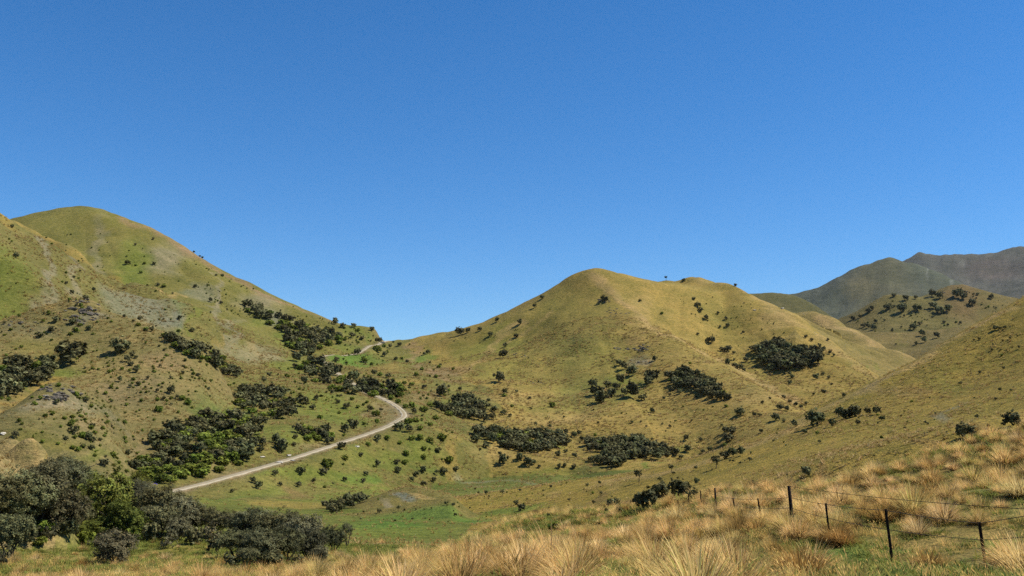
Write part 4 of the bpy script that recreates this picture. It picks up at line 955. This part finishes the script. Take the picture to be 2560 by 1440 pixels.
x, y = sector(7500, 9.5, 150)
x2, y2 = sector(2300, 9.5, 60)
x, y = np.r_[x, x2], np.r_[y, y2]
gi, gc = surf_at(x, y)
dens = np.clip(fbm(x / 5, y / 5, 401, 2) * 2.2 + 0.5, 0.04, 1)
green = gc[:, 1] > gc[:, 0] * 1.02
dens = np.where(green, dens * .22, dens)
dens = np.where(gi == K_VF, dens * np.where(np.hypot(x, y) < 100, .7, 0.10), dens)
for (u_, v_, ru_, rv_) in ((2130,1400,120,30),(1840,1428,110,14),(2430,1425,80,16),(1560,1412,60,18),(1680,1372,45,14)):
    cy_ = y * CP + (ground_zv(x, y)) * SP; cz_ = -y * SP + ground_zv(x, y) * CP
    inn = ((CU + F_PX * x / cy_ - u_) / ru_) ** 2 + ((CV - F_PX * cz_ / cy_ - v_) / rv_) ** 2 < 1
    dens = np.where(inn, dens * .06, dens)
dens = np.where(np.hypot(x, y) < 30, dens * .5, dens)
dens = np.where((x / y > .1) & (np.hypot(x, y) > 34) & (gi == K_FG), np.clip(dens * 1.7 + .15, 0, 1), dens)
ok = ((gi == K_FG) | (gi == K_VF)) & (rng.random(len(x)) < dens) & visible(x, y)
x, y = x[ok], y[ok]
# the ones that stand out in the photograph
NAMED = [(2000,1445,140,3,'largest dark-hearted rounded tussock at the bottom edge, below the tallest post'),(1800,1415,120,2,'pale straw tussock with a dark heart, left of the largest one'),(1350,1420,75,2,'pale silvery-topped tussock at the bottom centre'),(1640,1398,60,3,'brown tussock with a dark right side above the green turf'),(2105,1362,75,3,'dark-based tussock between the two nearest middle posts'),(2320,1425,85,3,'tall brown tussock right of the second nearest post'),(2540,1425,120,0,'big golden tussock in the bottom right corner beside the nearest post'),(1410,1440,70,0,'golden tussock at the bottom edge left of centre'),(1250,1412,70,3,'brown rounded tussock low in the middle of the slope'),(1850,1322,60,3,'dark twin-topped tussock behind the fence left of the tallest post'),(1750,1348,50,3,'purplish brown tussock under the far fence posts'),(2400,1218,34,1,'tall dark-edged tussock high on the right slope'),(2200,1190,40,3,'dark brown tussock near the crest of the right slope'),(1500,1350,50,1,'brown-gold tussock in the middle of the foreground slope'),(2460,1130,30,3,'brown tussock close below the right skyline of the slope'),(2200,1255,40,1,'golden tussock with dark right side behind the fence wires'),(180,1436,28,3,'small brown tussock at the bottom left below the bare-stemmed tree'),(1575,1425,60,0,'golden tussock clump leaning over green turf at bottom centre right')]
nx = []; spots = []
for (u, v, w, k, lab) in NAMED:
    p = place(u, v); R = math.hypot(p[0], p[1]); spots.append((p, w / F_PX * R / 0.98, k, lab)); nx.append(p[:2])
nx = np.array(nx)
far_enough = np.ones(len(x), bool)
for p, s_, k, lab in spots:
    far_enough &= (x - p[0]) ** 2 + (y - p[1]) ** 2 > (0.55 * s_ + .1) ** 2
x, y = x[far_enough], y[far_enough]
kp = thin(x, y, 0.7); x, y = x[kp], y[kp]
z = ground_zv(x, y); R = np.hypot(x, y)
scl = 0.58 + 0.95 * rng.random(len(x)) ** 2 + np.where(R > 60, .05, 0)
typ = rng.choice(5, len(x), p=[.3, .22, .16, .16, .16])
order = np.argsort(R / scl)
IND = order[:280]; RESTT = order[280:]
for i, (p, s_, k, lab) in enumerate(spots):
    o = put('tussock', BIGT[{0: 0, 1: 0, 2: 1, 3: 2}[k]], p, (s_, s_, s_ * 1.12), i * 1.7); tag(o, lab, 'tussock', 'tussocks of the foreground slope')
zone = {}; lots = {}
for i in IND:
    u = CU + F_PX * x[i] / y[i]
    kind = ['golden tussock', 'golden tussock', 'pale straw tussock', 'brown tussock', 'golden tussock'][typ[i]]
    side = ('right of the nearest fence post' if u > 2464 else 'between the two nearest fence posts' if u > 2230 else 'between the second post and the wooden post' if u > 1981 else 'below the far fence posts' if u > 1690 else
            'right of the bottom centre' if u > 1400 else 'left of the bottom centre' if u > 1080 else 'in front of the grey grove' if u > 560 else 'in front of the left thicket')
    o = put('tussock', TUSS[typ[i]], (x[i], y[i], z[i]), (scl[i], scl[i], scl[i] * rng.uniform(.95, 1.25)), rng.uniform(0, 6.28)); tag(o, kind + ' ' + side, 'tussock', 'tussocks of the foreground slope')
    lots.setdefault(kind + ' ' + side, []).append((u, math.hypot(x[i], y[i]), scl[i], o))
    zone.setdefault(typ[i], o)
for lab, qs in lots.items():
    n = len(qs)
    if n <= 12:
        for k, q in enumerate(sorted(qs, key=lambda q: q[0])):
            if n > 1: q[3]['label'] = ('leftmost ' if k == 0 else 'rightmost ' if k == n - 1 else ORD[k] + ' from left, ') + lab
    else:
        for pre, key in (('nearest', lambda q: q[1]), ('largest', lambda q: -q[2]), ('leftmost', lambda q: q[0]), ('rightmost', lambda q: -q[0]), ('farthest', lambda q: -q[1])):
            qs.sort(key=key); qs.pop(0)[3]['label'] = pre + ' ' + lab

def strewn(name, src, P, rot, scl, idx, label=None):
    """one object that carries copies of the source plants on its points"""
    me = bpy.data.meshes.new(name)
    me.vertices.add(len(P)); me.vertices.foreach_set('co', np.asarray(P, np.float32).ravel())
    for nm, ty, dat, key in (('rot', 'FLOAT_VECTOR', rot, 'vector'), ('scl', 'FLOAT_VECTOR', scl, 'vector'), ('pick', 'INT', idx, 'value')):
        a_ = me.attributes.new(nm, ty, 'POINT'); a_.data.foreach_set(key, np.asarray(dat).astype(np.int32 if ty == 'INT' else np.float32).ravel())
    o = bpy.data.objects.new(name, me); COL.objects.link(o)
    ng = bpy.data.node_groups.new(name, 'GeometryNodeTree')
    ng.interface.new_socket('Geometry', in_out='INPUT', socket_type='NodeSocketGeometry'); ng.interface.new_socket('Geometry', in_out='OUTPUT', socket_type='NodeSocketGeometry')
    gi_, go_ = ng.nodes.new('NodeGroupInput'), ng.nodes.new('NodeGroupOutput')
    ip = ng.nodes.new('GeometryNodeInstanceOnPoints'); jn = ng.nodes.new('GeometryNodeJoinGeometry')
    for s_ in reversed(src):
        oi = ng.nodes.new('GeometryNodeObjectInfo'); oi.transform_space = 'ORIGINAL'; oi.inputs['Object'].default_value = s_; oi.inputs['As Instance'].default_value = False
        g2 = ng.nodes.new('GeometryNodeGeometryToInstance'); ng.links.new(oi.outputs['Geometry'], g2.inputs[0]); ng.links.new(g2.outputs[0], jn.inputs[0])
    def att(nm, ty):
        n_ = ng.nodes.new('GeometryNodeInputNamedAttribute'); n_.data_type = ty; n_.inputs['Name'].default_value = nm; return n_.outputs[0]
    ng.links.new(gi_.outputs[0], ip.inputs['Points']); ng.links.new(jn.outputs[0], ip.inputs['Instance'])
    ip.inputs['Pick Instance'].default_value = True
    ng.links.new(att('pick', 'INT'), ip.inputs['Instance Index'])
    ng.links.new(att('rot', 'FLOAT_VECTOR'), ip.inputs['Rotation']); ng.links.new(att('scl', 'FLOAT_VECTOR'), ip.inputs['Scale'])
    ng.links.new(ip.outputs[0], go_.inputs[0])
    md = o.modifiers.new('strewn', 'NODES'); md.node_group = ng
    o['kind'] = 'stuff'
    if label: o['label'] = label
    return o
def rots(n, t=0.1): return np.stack([rng.normal(size=n) * t, rng.normal(size=n) * t, rng.random(n) * 6.283], 1)
def s3(s, hv=.2): return np.stack([s, s, s * (1 + hv * (rng.random(len(s)) - .5) * 2)], 1)

i = RESTT
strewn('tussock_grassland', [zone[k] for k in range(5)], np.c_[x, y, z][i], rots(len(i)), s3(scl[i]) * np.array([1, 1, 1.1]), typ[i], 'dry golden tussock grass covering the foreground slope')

# dry grass between the tussocks, turf in the green hollows
def one_tuft(name, me, u, v, s, lab, cat):
    return tag(put(name, me, place(u, v), (s, s, s), u), lab, cat, None)
tf = [one_tuft('dry_grass_tuft', TUFT[0], 1930, 1432, 1.0, 'thin seeding dry grass tuft left of the largest tussock', 'grass tuft'), one_tuft('dry_grass_tuft', TUFT[1], 2270, 1437, 1.0, 'thin seeding dry grass tuft at the bottom edge below the second post', 'grass tuft'), one_tuft('dry_grass_tuft', TUFT[2], 1700, 1436, 1.0, 'thin seeding dry grass tuft at the bottom edge, right of centre', 'grass tuft')]
tg = [one_tuft('green_turf_tuft', TURF[0], 2150, 1436, 1.0, 'short green turf tuft on the bottom edge right of the largest tussock', 'grass tuft'), one_tuft('green_turf_tuft', TURF[1], 1860, 1438, 1.0, 'short green turf tuft at the bottom edge below the pale tussock', 'grass tuft')]
gx, gy = sector(26000, 9, 110, pw=1.35)
gi, gc = surf_at(gx, gy); green = gc[:, 1] > gc[:, 0] * 0.98
ok = ((gi == K_FG) | (gi == K_VF)) & visible(gx, gy) & (rng.random(len(gx)) < np.where(np.hypot(gx, gy) < 30, .5, 1.0) * np.where(green, .05, .45) * np.clip(fbm(gx / 4, gy / 4, 421, 2) * 1.6 + .5, .05, 1))
gx, gy = gx[ok], gy[ok]; n = len(gx)
strewn('dry_grass', tf, np.c_[gx, gy, ground_zv(gx, gy)], rots(n), s3((.6 + .6 * rng.random(n)) * np.clip(np.hypot(gx, gy) / 60, .8, 1.1)), rng.integers(0, 3, n), 'dry seeding grass between the tussocks')
gx, gy = sector(30000, 9, 130, pw=1.3)
gi, gc = surf_at(gx, gy); green = gc[:, 1] > gc[:, 0] * 0.9
ok = ((gi == K_FG) | (gi == K_VF)) & visible(gx, gy) & (rng.random(len(gx)) < np.where(green, .9, .45))
gx, gy = gx[ok], gy[ok]; n = len(gx)
strewn('green_turf', tg, np.c_[gx, gy, ground_zv(gx, gy)], rots(n), s3((.7 + .7 * rng.random(n)) * np.clip(np.hypot(gx, gy) / 35, 1, 2.2)), rng.integers(0, 2, n), 'short green turf in the hollows')

# grass clumps on the hillsides
hm = [one_tuft('hill_grass_tuft', MIDT[0], 1330, 1222, 1.4, 'small golden clump on the crest of the low ridge, left of the trees', 'grass tuft'), one_tuft('hill_grass_tuft', MIDT[1], 1385, 1236, 1.4, 'small straw clump on the low ridge below its crest', 'grass tuft'), one_tuft('hill_grass_tuft', MIDT[2], 1150, 1290, 1.6, 'small green clump on the green valley flat', 'grass tuft')]
gx, gy = sector(90000, 125, 900, pw=1.25)
gi, gc = surf_at(gx, gy)
green = gc[:, 1] > gc[:, 0] * .97
R = np.hypot(gx, gy)
ok = visible(gx, gy) & (rng.random(len(gx)) < np.clip(fbm(gx / 18, gy / 18, 431, 3) * 1.5 + .55, .05, 1) * np.where(green, .4, 1)) & (R > 125)
bj = np.clip(np.searchsorted(TH, np.arctan2(gx, gy)), 0, len(TH) - 1); bi = np.clip(np.searchsorted(RR, R), 0, len(RR) - 1)
ok &= BENCH[bj, bi] > 3.5
gx, gy, R, green = gx[ok], gy[ok], R[ok], green[ok]; n = len(gx)
strewn('hillside_grass', hm, np.c_[gx, gy, ground_zv(gx, gy)], rots(n), s3((.7 + .7 * rng.random(n)) * np.clip(R / 330, .8, 2.0)), np.where(green & (rng.random(n) < .7), 2, rng.integers(0, 2, n)), 'grass clumps speckling the hillsides')

# low scrub: too many and too small to count
sv = []
def speck(poly, n, s0, s1, gshare, seed, dmin=0):
    r = random.Random(seed); xs = [p[0] for p in poly]; ys = [p[1] for p in poly]; k = 0
    while k < n:
        u, v = r.uniform(min(xs), max(xs)), r.uniform(min(ys), max(ys))
        if inside(poly, u, v):
            k += 1; p = place(u, v)
            if r.random() > np.clip(fbm(np.array([p[0] / 45]), np.array([p[1] / 45]), 777, 3)[0] * 3.0 + .55, .06, 1): continue
            if p[1] < dmin or ((road - p[:2]) ** 2).sum(1).min() < 9: continue
            sv.append((p, s0 + (s1 - s0) * r.random() ** 2, r.random() < gshare))
speck([(0,600),(180,560),(330,600),(480,680),(620,760),(560,900),(450,1000),(330,1190),(60,1090),(0,1000)], 650, .6, 2.4, .85, 1)
speck([(240,850),(420,860),(560,960),(620,960),(560,1030),(400,1090),(260,1100),(180,1050),(220,930)], 360, .5, 2.0, .85, 2)
speck([(430,610),(560,690),(830,806),(960,840),(900,860),(700,840),(560,780),(420,640)], 380, .8, 2.8, .75, 3)
speck([(620,900),(740,900),(900,990),(980,1040),(860,1095),(640,1090),(600,1000)], 300, .7, 2.4, .85, 4)
speck([(880,830),(1060,870),(1140,960),(1130,1010),(1060,1060),(960,970),(840,900)], 330, .8, 2.8, .8, 5)
speck([(980,1050),(1140,1060),(1160,1180),(1100,1215),(640,1225),(760,1160)], 330, .5, 2.0, .8, 6)
speck([(1060,860),(1240,800),(1480,690),(1620,860),(1800,1000),(1700,1140),(1200,1130),(1150,980)], 420, .6, 1.8, .35, 7)
speck([(1660,720),(1880,760),(2150,930),(2000,1000),(1880,940)], 180, .7, 1.8, .3, 8)
speck([(2120,800),(2240,750),(2400,720),(2540,760),(2300,880)], 260, 1.6, 5.5, .4, 9, 1400)
speck([(1700,1170),(2000,1050),(2560,800),(2560,1060),(1900,1210)], 130, .4, 1.1, .3, 10)
speck([(1200,1200),(1500,1210),(1550,1280),(1150,1310),(850,1300),(850,1250)], 170, .4, 1.0, .4, 11)
P = np.array([q[0] for q in sv]); S = np.array([q[1] for q in sv]); gsel = np.array([q[2] for q in sv])
for q in REST:
    p = place(q[0], q[1]); W = q[2] / F_PX * math.hypot(p[0], p[1])
    P = np.r_[P, [p - np.array([0, 0, .04 * W])]]; S = np.r_[S, W]; gsel = np.r_[gsel, False]
srcs = [FIRST[k] for k in FIRST if k.startswith('dark')][:4] + [FIRST[k] for k in FIRST if k.startswith('green')][:4]
n = len(S)
pick = np.where(gsel, 4, 0) + rng.integers(0, 4, n)
strewn('hillside_scrub', srcs, P, rots(n, .05), s3(S), pick, 'low dark and green scrub speckling the hillsides')

# ------------------------------------------------------------------ the fence
M_POST, _nt, _b = mat('weathered_post')
_g = node(_nt, 'ShaderNodeNewGeometry')
_nt.links.new(ramp(_nt, noise(_nt, _g.outputs['Position'], 14.0, 4), [(0.3, (0.010, 0.007, 0.006)), (0.7, (0.035, 0.022, 0.015))]), _b.inputs['Base Color']); _b.inputs['Roughness'].default_value = .8
M_WIRE, _nt, _b = mat('rusty_wire'); _b.inputs['Base Color'].default_value = (0.05, 0.042, 0.036, 1); _b.inputs['Metallic'].default_value = .3; _b.inputs['Roughness'].default_value = .6
fence = thing('wire_fence', at(1981, 1312, 33), 'old wire fence with thin dark leaning posts, crossing the tussock slope', 'fence')
F0 = np.array(fence.location)
POSTS = [(2447,1305,2464,1412,20.0,.030,0),(2213,1272,2230,1392,23.2,.030,0),(2064,1258,2074,1330,28.5,.026,0),(1972,1214,1982,1314,33.5,.060,1),(1894,1246,1905,1308,41,.028,0),(1832,1245,1840,1296,47,.028,0),(1787,1220,1791,1276,54,.055,1),(1751,1247,1754,1280,60,.030,0),(1721,1254,1724,1284,65,.030,0),(1694,1250,1697,1280,70,.034,0),(1630,1262,1632,1288,80,.036,0),(1577,1272,1580,1300,88,.038,0),(1520,1274,1521,1300,95,.04,0),(1465,1275,1466,1296,102,.042,0)]
tops = []; 
def post_mesh(a, b, r, round_):
    d = b - a; d /= np.linalg.norm(d)
    if round_:
        V, F = tube([a - d * .25, a + (b - a) * .5, b - d * .02, b], [r, r * .95, r * .88, r * .6], 8)
        F = list(F) + [tuple(len(V) - 8 + q for q in (0, 1, 2, 3)), tuple(len(V) - 8 + q for q in (0, 3, 4, 7)), tuple(len(V) - 8 + q for q in (4, 5, 6, 7))]
        return plain_mesh('post', np.array(V), np.array(F), M_POST)
    # Y-shaped steel section: three thin fins
    parts = []
    s_ = np.array([1, 0, 0.0]); t_ = np.cross(d, s_); t_ /= np.linalg.norm(t_); s_ = np.cross(t_, d)
    for w in (90, 210, 330):
        e = math.cos(math.radians(w)) * s_ + math.sin(math.radians(w)) * t_; n_ = np.cross(d, e) * .005
        V = []
        for p in (a - d * .25, b):
            for k_ in (0, r * 1.15):
                V += [p + e * k_ + n_, p + e * k_ - n_]
        parts.append((V, [(0, 1, 3, 2), (4, 6, 7, 5), (0, 2, 6, 4), (1, 5, 7, 3), (2, 3, 7, 6), (0, 4, 5, 1)]))
    V, F = join(parts)
    return plain_mesh('post', V, F, M_POST, False)
for (ut, vt, ub, vb, d, r, big) in POSTS:
    a = np.array(at(ub, vb, d)); a[2] = ground_z(a[0], a[1])
    b = np.array(at(ut, vt, d))
    hgt = b[2] - a[2]
    if hgt < .75: b[2] = a[2] + .95
    if hgt > 1.75: b[2] = a[2] + 1.6
    tops.append((a, b))
    o = put('post', post_mesh(a - F0, b - F0, r, big), (0, 0, 0), (1, 1, 1), 0, fence)
    if big: o['label'] = 'thick round wooden post, taller than the steel ones'
first_a = np.array(at(2760, 1440, 16.5)); first_a[2] = ground_z(first_a[0], first_a[1]); first_b = first_a + np.array([-.1, 0, 1.15])
put('post', post_mesh(first_a - F0, first_b - F0, .03, 0), (0, 0, 0), (1, 1, 1), 0, fence)
tops = [(first_a, first_b)] + tops
def wire(f0, i0, i1, drop=0.0):
    pts = []
    for i in range(i0, i1):
        a0 = tops[i][0] + (tops[i][1] - tops[i][0]) * f0(i); a1 = tops[i + 1][0] + (tops[i + 1][1] - tops[i + 1][0]) * f0(i + 1)
        for t in np.linspace(0, 1, 7, endpoint=(i == i1 - 1)):
            p = a0 * (1 - t) + a1 * t; p[2] -= (0.02 + drop) * 4 * t * (1 - t); pts.append(p - F0)
    V, F = tube(pts, [.007] * len(pts), 5)
    put('wire', plain_mesh('wire', np.array(V), np.array(F), M_WIRE), (0, 0, 0), (1, 1, 1), 0, fence)
def lowtop(i): return {4: .70, 7: .72}.get(i, .97)
wire(lowtop, 0, 13)
wire(lambda i: lowtop(i) * .62, 0, 13)
# the high wire from the wooden post out to the right
e = np.array(at(2800, 1285, 17.0)); a0 = tops[4][1] - np.array([0, 0, .02])
pts = [a0 * (1 - t) + e * t - np.array([0, 0, .10 * 4 * t * (1 - t)]) - F0 for t in np.linspace(0, 1, 16)]
V, F = tube(pts, [.007] * 16, 5); put('wire', plain_mesh('wire', np.array(V), np.array(F), M_WIRE), (0, 0, 0), (1, 1, 1), 0, fence)

# ------------------------------------------------------------------ rocks
def rock_material(name, c0, c1):
    m, nt, b = mat(name); g = node(nt, 'ShaderNodeNewGeometry')
    nt.links.new(ramp(nt, noise(nt, g.outputs['Position'], 1.3, 5, .65), [(0.3, c0), (0.7, c1)]), b.inputs['Base Color'])
    bp = node(nt, 'ShaderNodeBump'); bp.inputs['Strength'].default_value = .7; bp.inputs['Distance'].default_value = .3
    nt.links.new(noise(nt, g.outputs['Position'], 2.0, 4), bp.inputs['Height']); nt.links.new(bp.outputs[0], b.inputs['Normal'])
    return m
M_ROCK = rock_material('grey_rock', (0.055, 0.048, 0.038), (0.20, 0.175, 0.135))
M_PALE = rock_material('pale_rock', (0.36, 0.33, 0.27), (0.62, 0.58, 0.48))
def rock_mesh(seed, material):
    r = np.random.default_rng(seed)
    # a slab with broken corners: distorted twice-cut box
    import bmesh
    bm = bmesh.new(); bmesh.ops.create_cube(bm, size=1.0)
    bmesh.ops.subdivide_edges(bm, edges=bm.edges[:], cuts=1, use_grid_fill=True)
    for v in bm.verts:
        c = np.array(v.co); k = np.linalg.norm(c)
        c = c / k * (0.45 + 0.25 * k) + r.normal(size=3) * .075
        v.co = (c[0], c[1] * .75, c[2] * .62)
    bmesh.ops.triangulate(bm, faces=bm.faces[:])
    me = bpy.data.meshes.new('rock'); bm.to_mesh(me); bm.free(); me.materials.append(material); return me
ROCKS = [rock_mesh(500 + i, M_ROCK) for i in range(6)]; PALES = [rock_mesh(520 + i, M_PALE) for i in range(3)]
def outcrop(cu, cv, ru, rv, n, s0, s1, label, seed):
    r = random.Random(seed); c = place(cu, cv)
    t = thing('rock_outcrop', c, label, 'rock')
    for i in range(n):
        a, q = r.uniform(0, 6.28), math.sqrt(r.random())
        p = place(cu + math.cos(a) * q * ru, cv + math.sin(a) * q * rv)
        if np.linalg.norm(p - c) > 90: continue
        s = r.uniform(s0, s1) * (1.3 - .6 * q) * .72
        o = put('rock', ROCKS[i % 6], p - c + np.array([0, 0, s * .02]), (s * r.uniform(1.1, 1.9), s, s * r.uniform(.6, 1.1)), r.uniform(-.5, .5), t, (r.uniform(-.3, .3), r.uniform(-.3, .3)))
outcrop(200,778,52,32,46,1.2,3.6,'grey broken crag at the tip of the rocky spur on the left hill',1)
outcrop(60,812,50,16,16,.8,2.0,'low line of grey rocks left of the spur crag',2)
outcrop(148,985,50,24,34,1.0,2.8,'dark rocky knob on the lower left spur beside the grass strip',3)
outcrop(1600,872,24,12,16,1.6,4.2,'grey pointed crag in the middle of the face of the middle hill',4)
outcrop(1600,910,34,16,22,1.0,2.8,'broken rocks spilling below the crag on the middle hill',5)
outcrop(1508,752,20,5,9,1.5,4.0,'dark rock band just under the top of the middle hill',6)
outcrop(1545,780,34,14,18,1.0,2.6,'scattered rocks on the crest below the rock band',7)
outcrop(1555,872,24,4,10,1.6,3.6,'flat ledge of rock left of the pointed crag',8)
outcrop(1290,888,34,14,12,1.0,2.4,'rocks along the small rib left of the middle hill face',9)
outcrop(1345,955,30,6,10,.8,2.0,'short broken ledge low on the middle hill',10)
outcrop(2385,730,34,9,16,2.5,6.5,'brown rocky top of the bushy hill',11)
outcrop(1600,728,1,1,1,1.0,1.2,'small rock on the golden shoulder of the middle hill',12)
outcrop(560,818,40,20,10,.8,1.8,'few grey stones on the scree of the left hill',13)
for k, (u, v, w, lab) in enumerate([(697,1158,13,'largest pale boulder in the cutting above the road'),(655,1143,9,'small pale boulder left of the twin dark bush'),(722,1140,11,'pale boulder right of the twin dark bush'),(733,1152,8,'lower pale boulder nearest the road in the cutting'),(893,1117,9,'pale stone on the outer shoulder of the road'),(795,903,12,'white rock at the upper road bend'),(957,857,9,'pale bank rock beside the road at the saddle'),(964,854,6,'second pale rock beside the road at the saddle'),(1955,772,8,'tiny white stone on the crest right of the lower summit'),(1887,776,6,'tiny pale stone below the crest of the second spur'),(115,990,8,'pale stone left of the lower rocky knob'),(8,1085,12,'pale stone at the left picture edge above the golden rise')]):
    p = place(u, v); s = w / F_PX * math.hypot(p[0], p[1])
    tag(put('pale_boulder', PALES[k % 3], p + np.array([0, 0, s * .1]), (s * 1.3, s, s * .7), k), lab, 'boulder', 'pale boulders')

# the small blue thing under the lowest trees by the road: a folded sheet
import bmesh
bm = bmesh.new(); bmesh.ops.create_grid(bm, x_segments=8, y_segments=6, size=.5)
for v_ in bm.verts: v_.co.z = .38 * math.cos(v_.co.x * 2.6) + .06 * math.sin(v_.co.y * 11 + v_.co.x * 5)
me = bpy.data.meshes.new('blue_sheet'); bm.to_mesh(me); bm.free()
M_BLUE, _nt, _b = mat('blue_sheet'); _b.inputs['Base Color'].default_value = (0.05, 0.03, 0.36, 1); _b.inputs['Roughness'].default_value = .6
me.materials.append(M_BLUE)
p = place(390, 1222); s = 10 / F_PX * math.hypot(p[0], p[1])
tag(put('blue_sheet', me, p + np.array([0, -1.0, s * .9]), (s, s, s), .3), 'tiny violet-blue sheet among the trees at the lower end of the road', 'sheet')

# ------------------------------------------------------------------ the air
bm = bmesh.new(); bmesh.ops.create_cube(bm, size=1.0)
me = bpy.data.meshes.new('haze'); bm.to_mesh(me); bm.free()
hz = bpy.data.objects.new('haze', me); COL.objects.link(hz)
zlo, zhi = float(GZ.min()) - 1.0, float(GZ.max()) + 30.0
hz.scale = (25000, 25000, zhi - zlo); hz.location = (0, 0, (zlo + zhi) / 2)
hm_ = bpy.data.materials.new('air'); hm_.use_nodes = True; nt = hm_.node_tree
nt.nodes.remove(nt.nodes['Principled BSDF'])
pv = nt.nodes.new('ShaderNodeVolumePrincipled'); pv.inputs['Color'].default_value = (0.80, 0.89, 1.0, 1); pv.inputs['Density'].default_value = 0.8e-5; pv.inputs['Anisotropy'].default_value = 0.1
nt.links.new(pv.outputs[0], nt.nodes['Material Output'].inputs['Volume'])
me.materials.append(hm_); hz['kind'] = 'stuff'; hz['label'] = 'thin clear summer air softening the far mountains'
SC.cycles.volume_bounces = 0
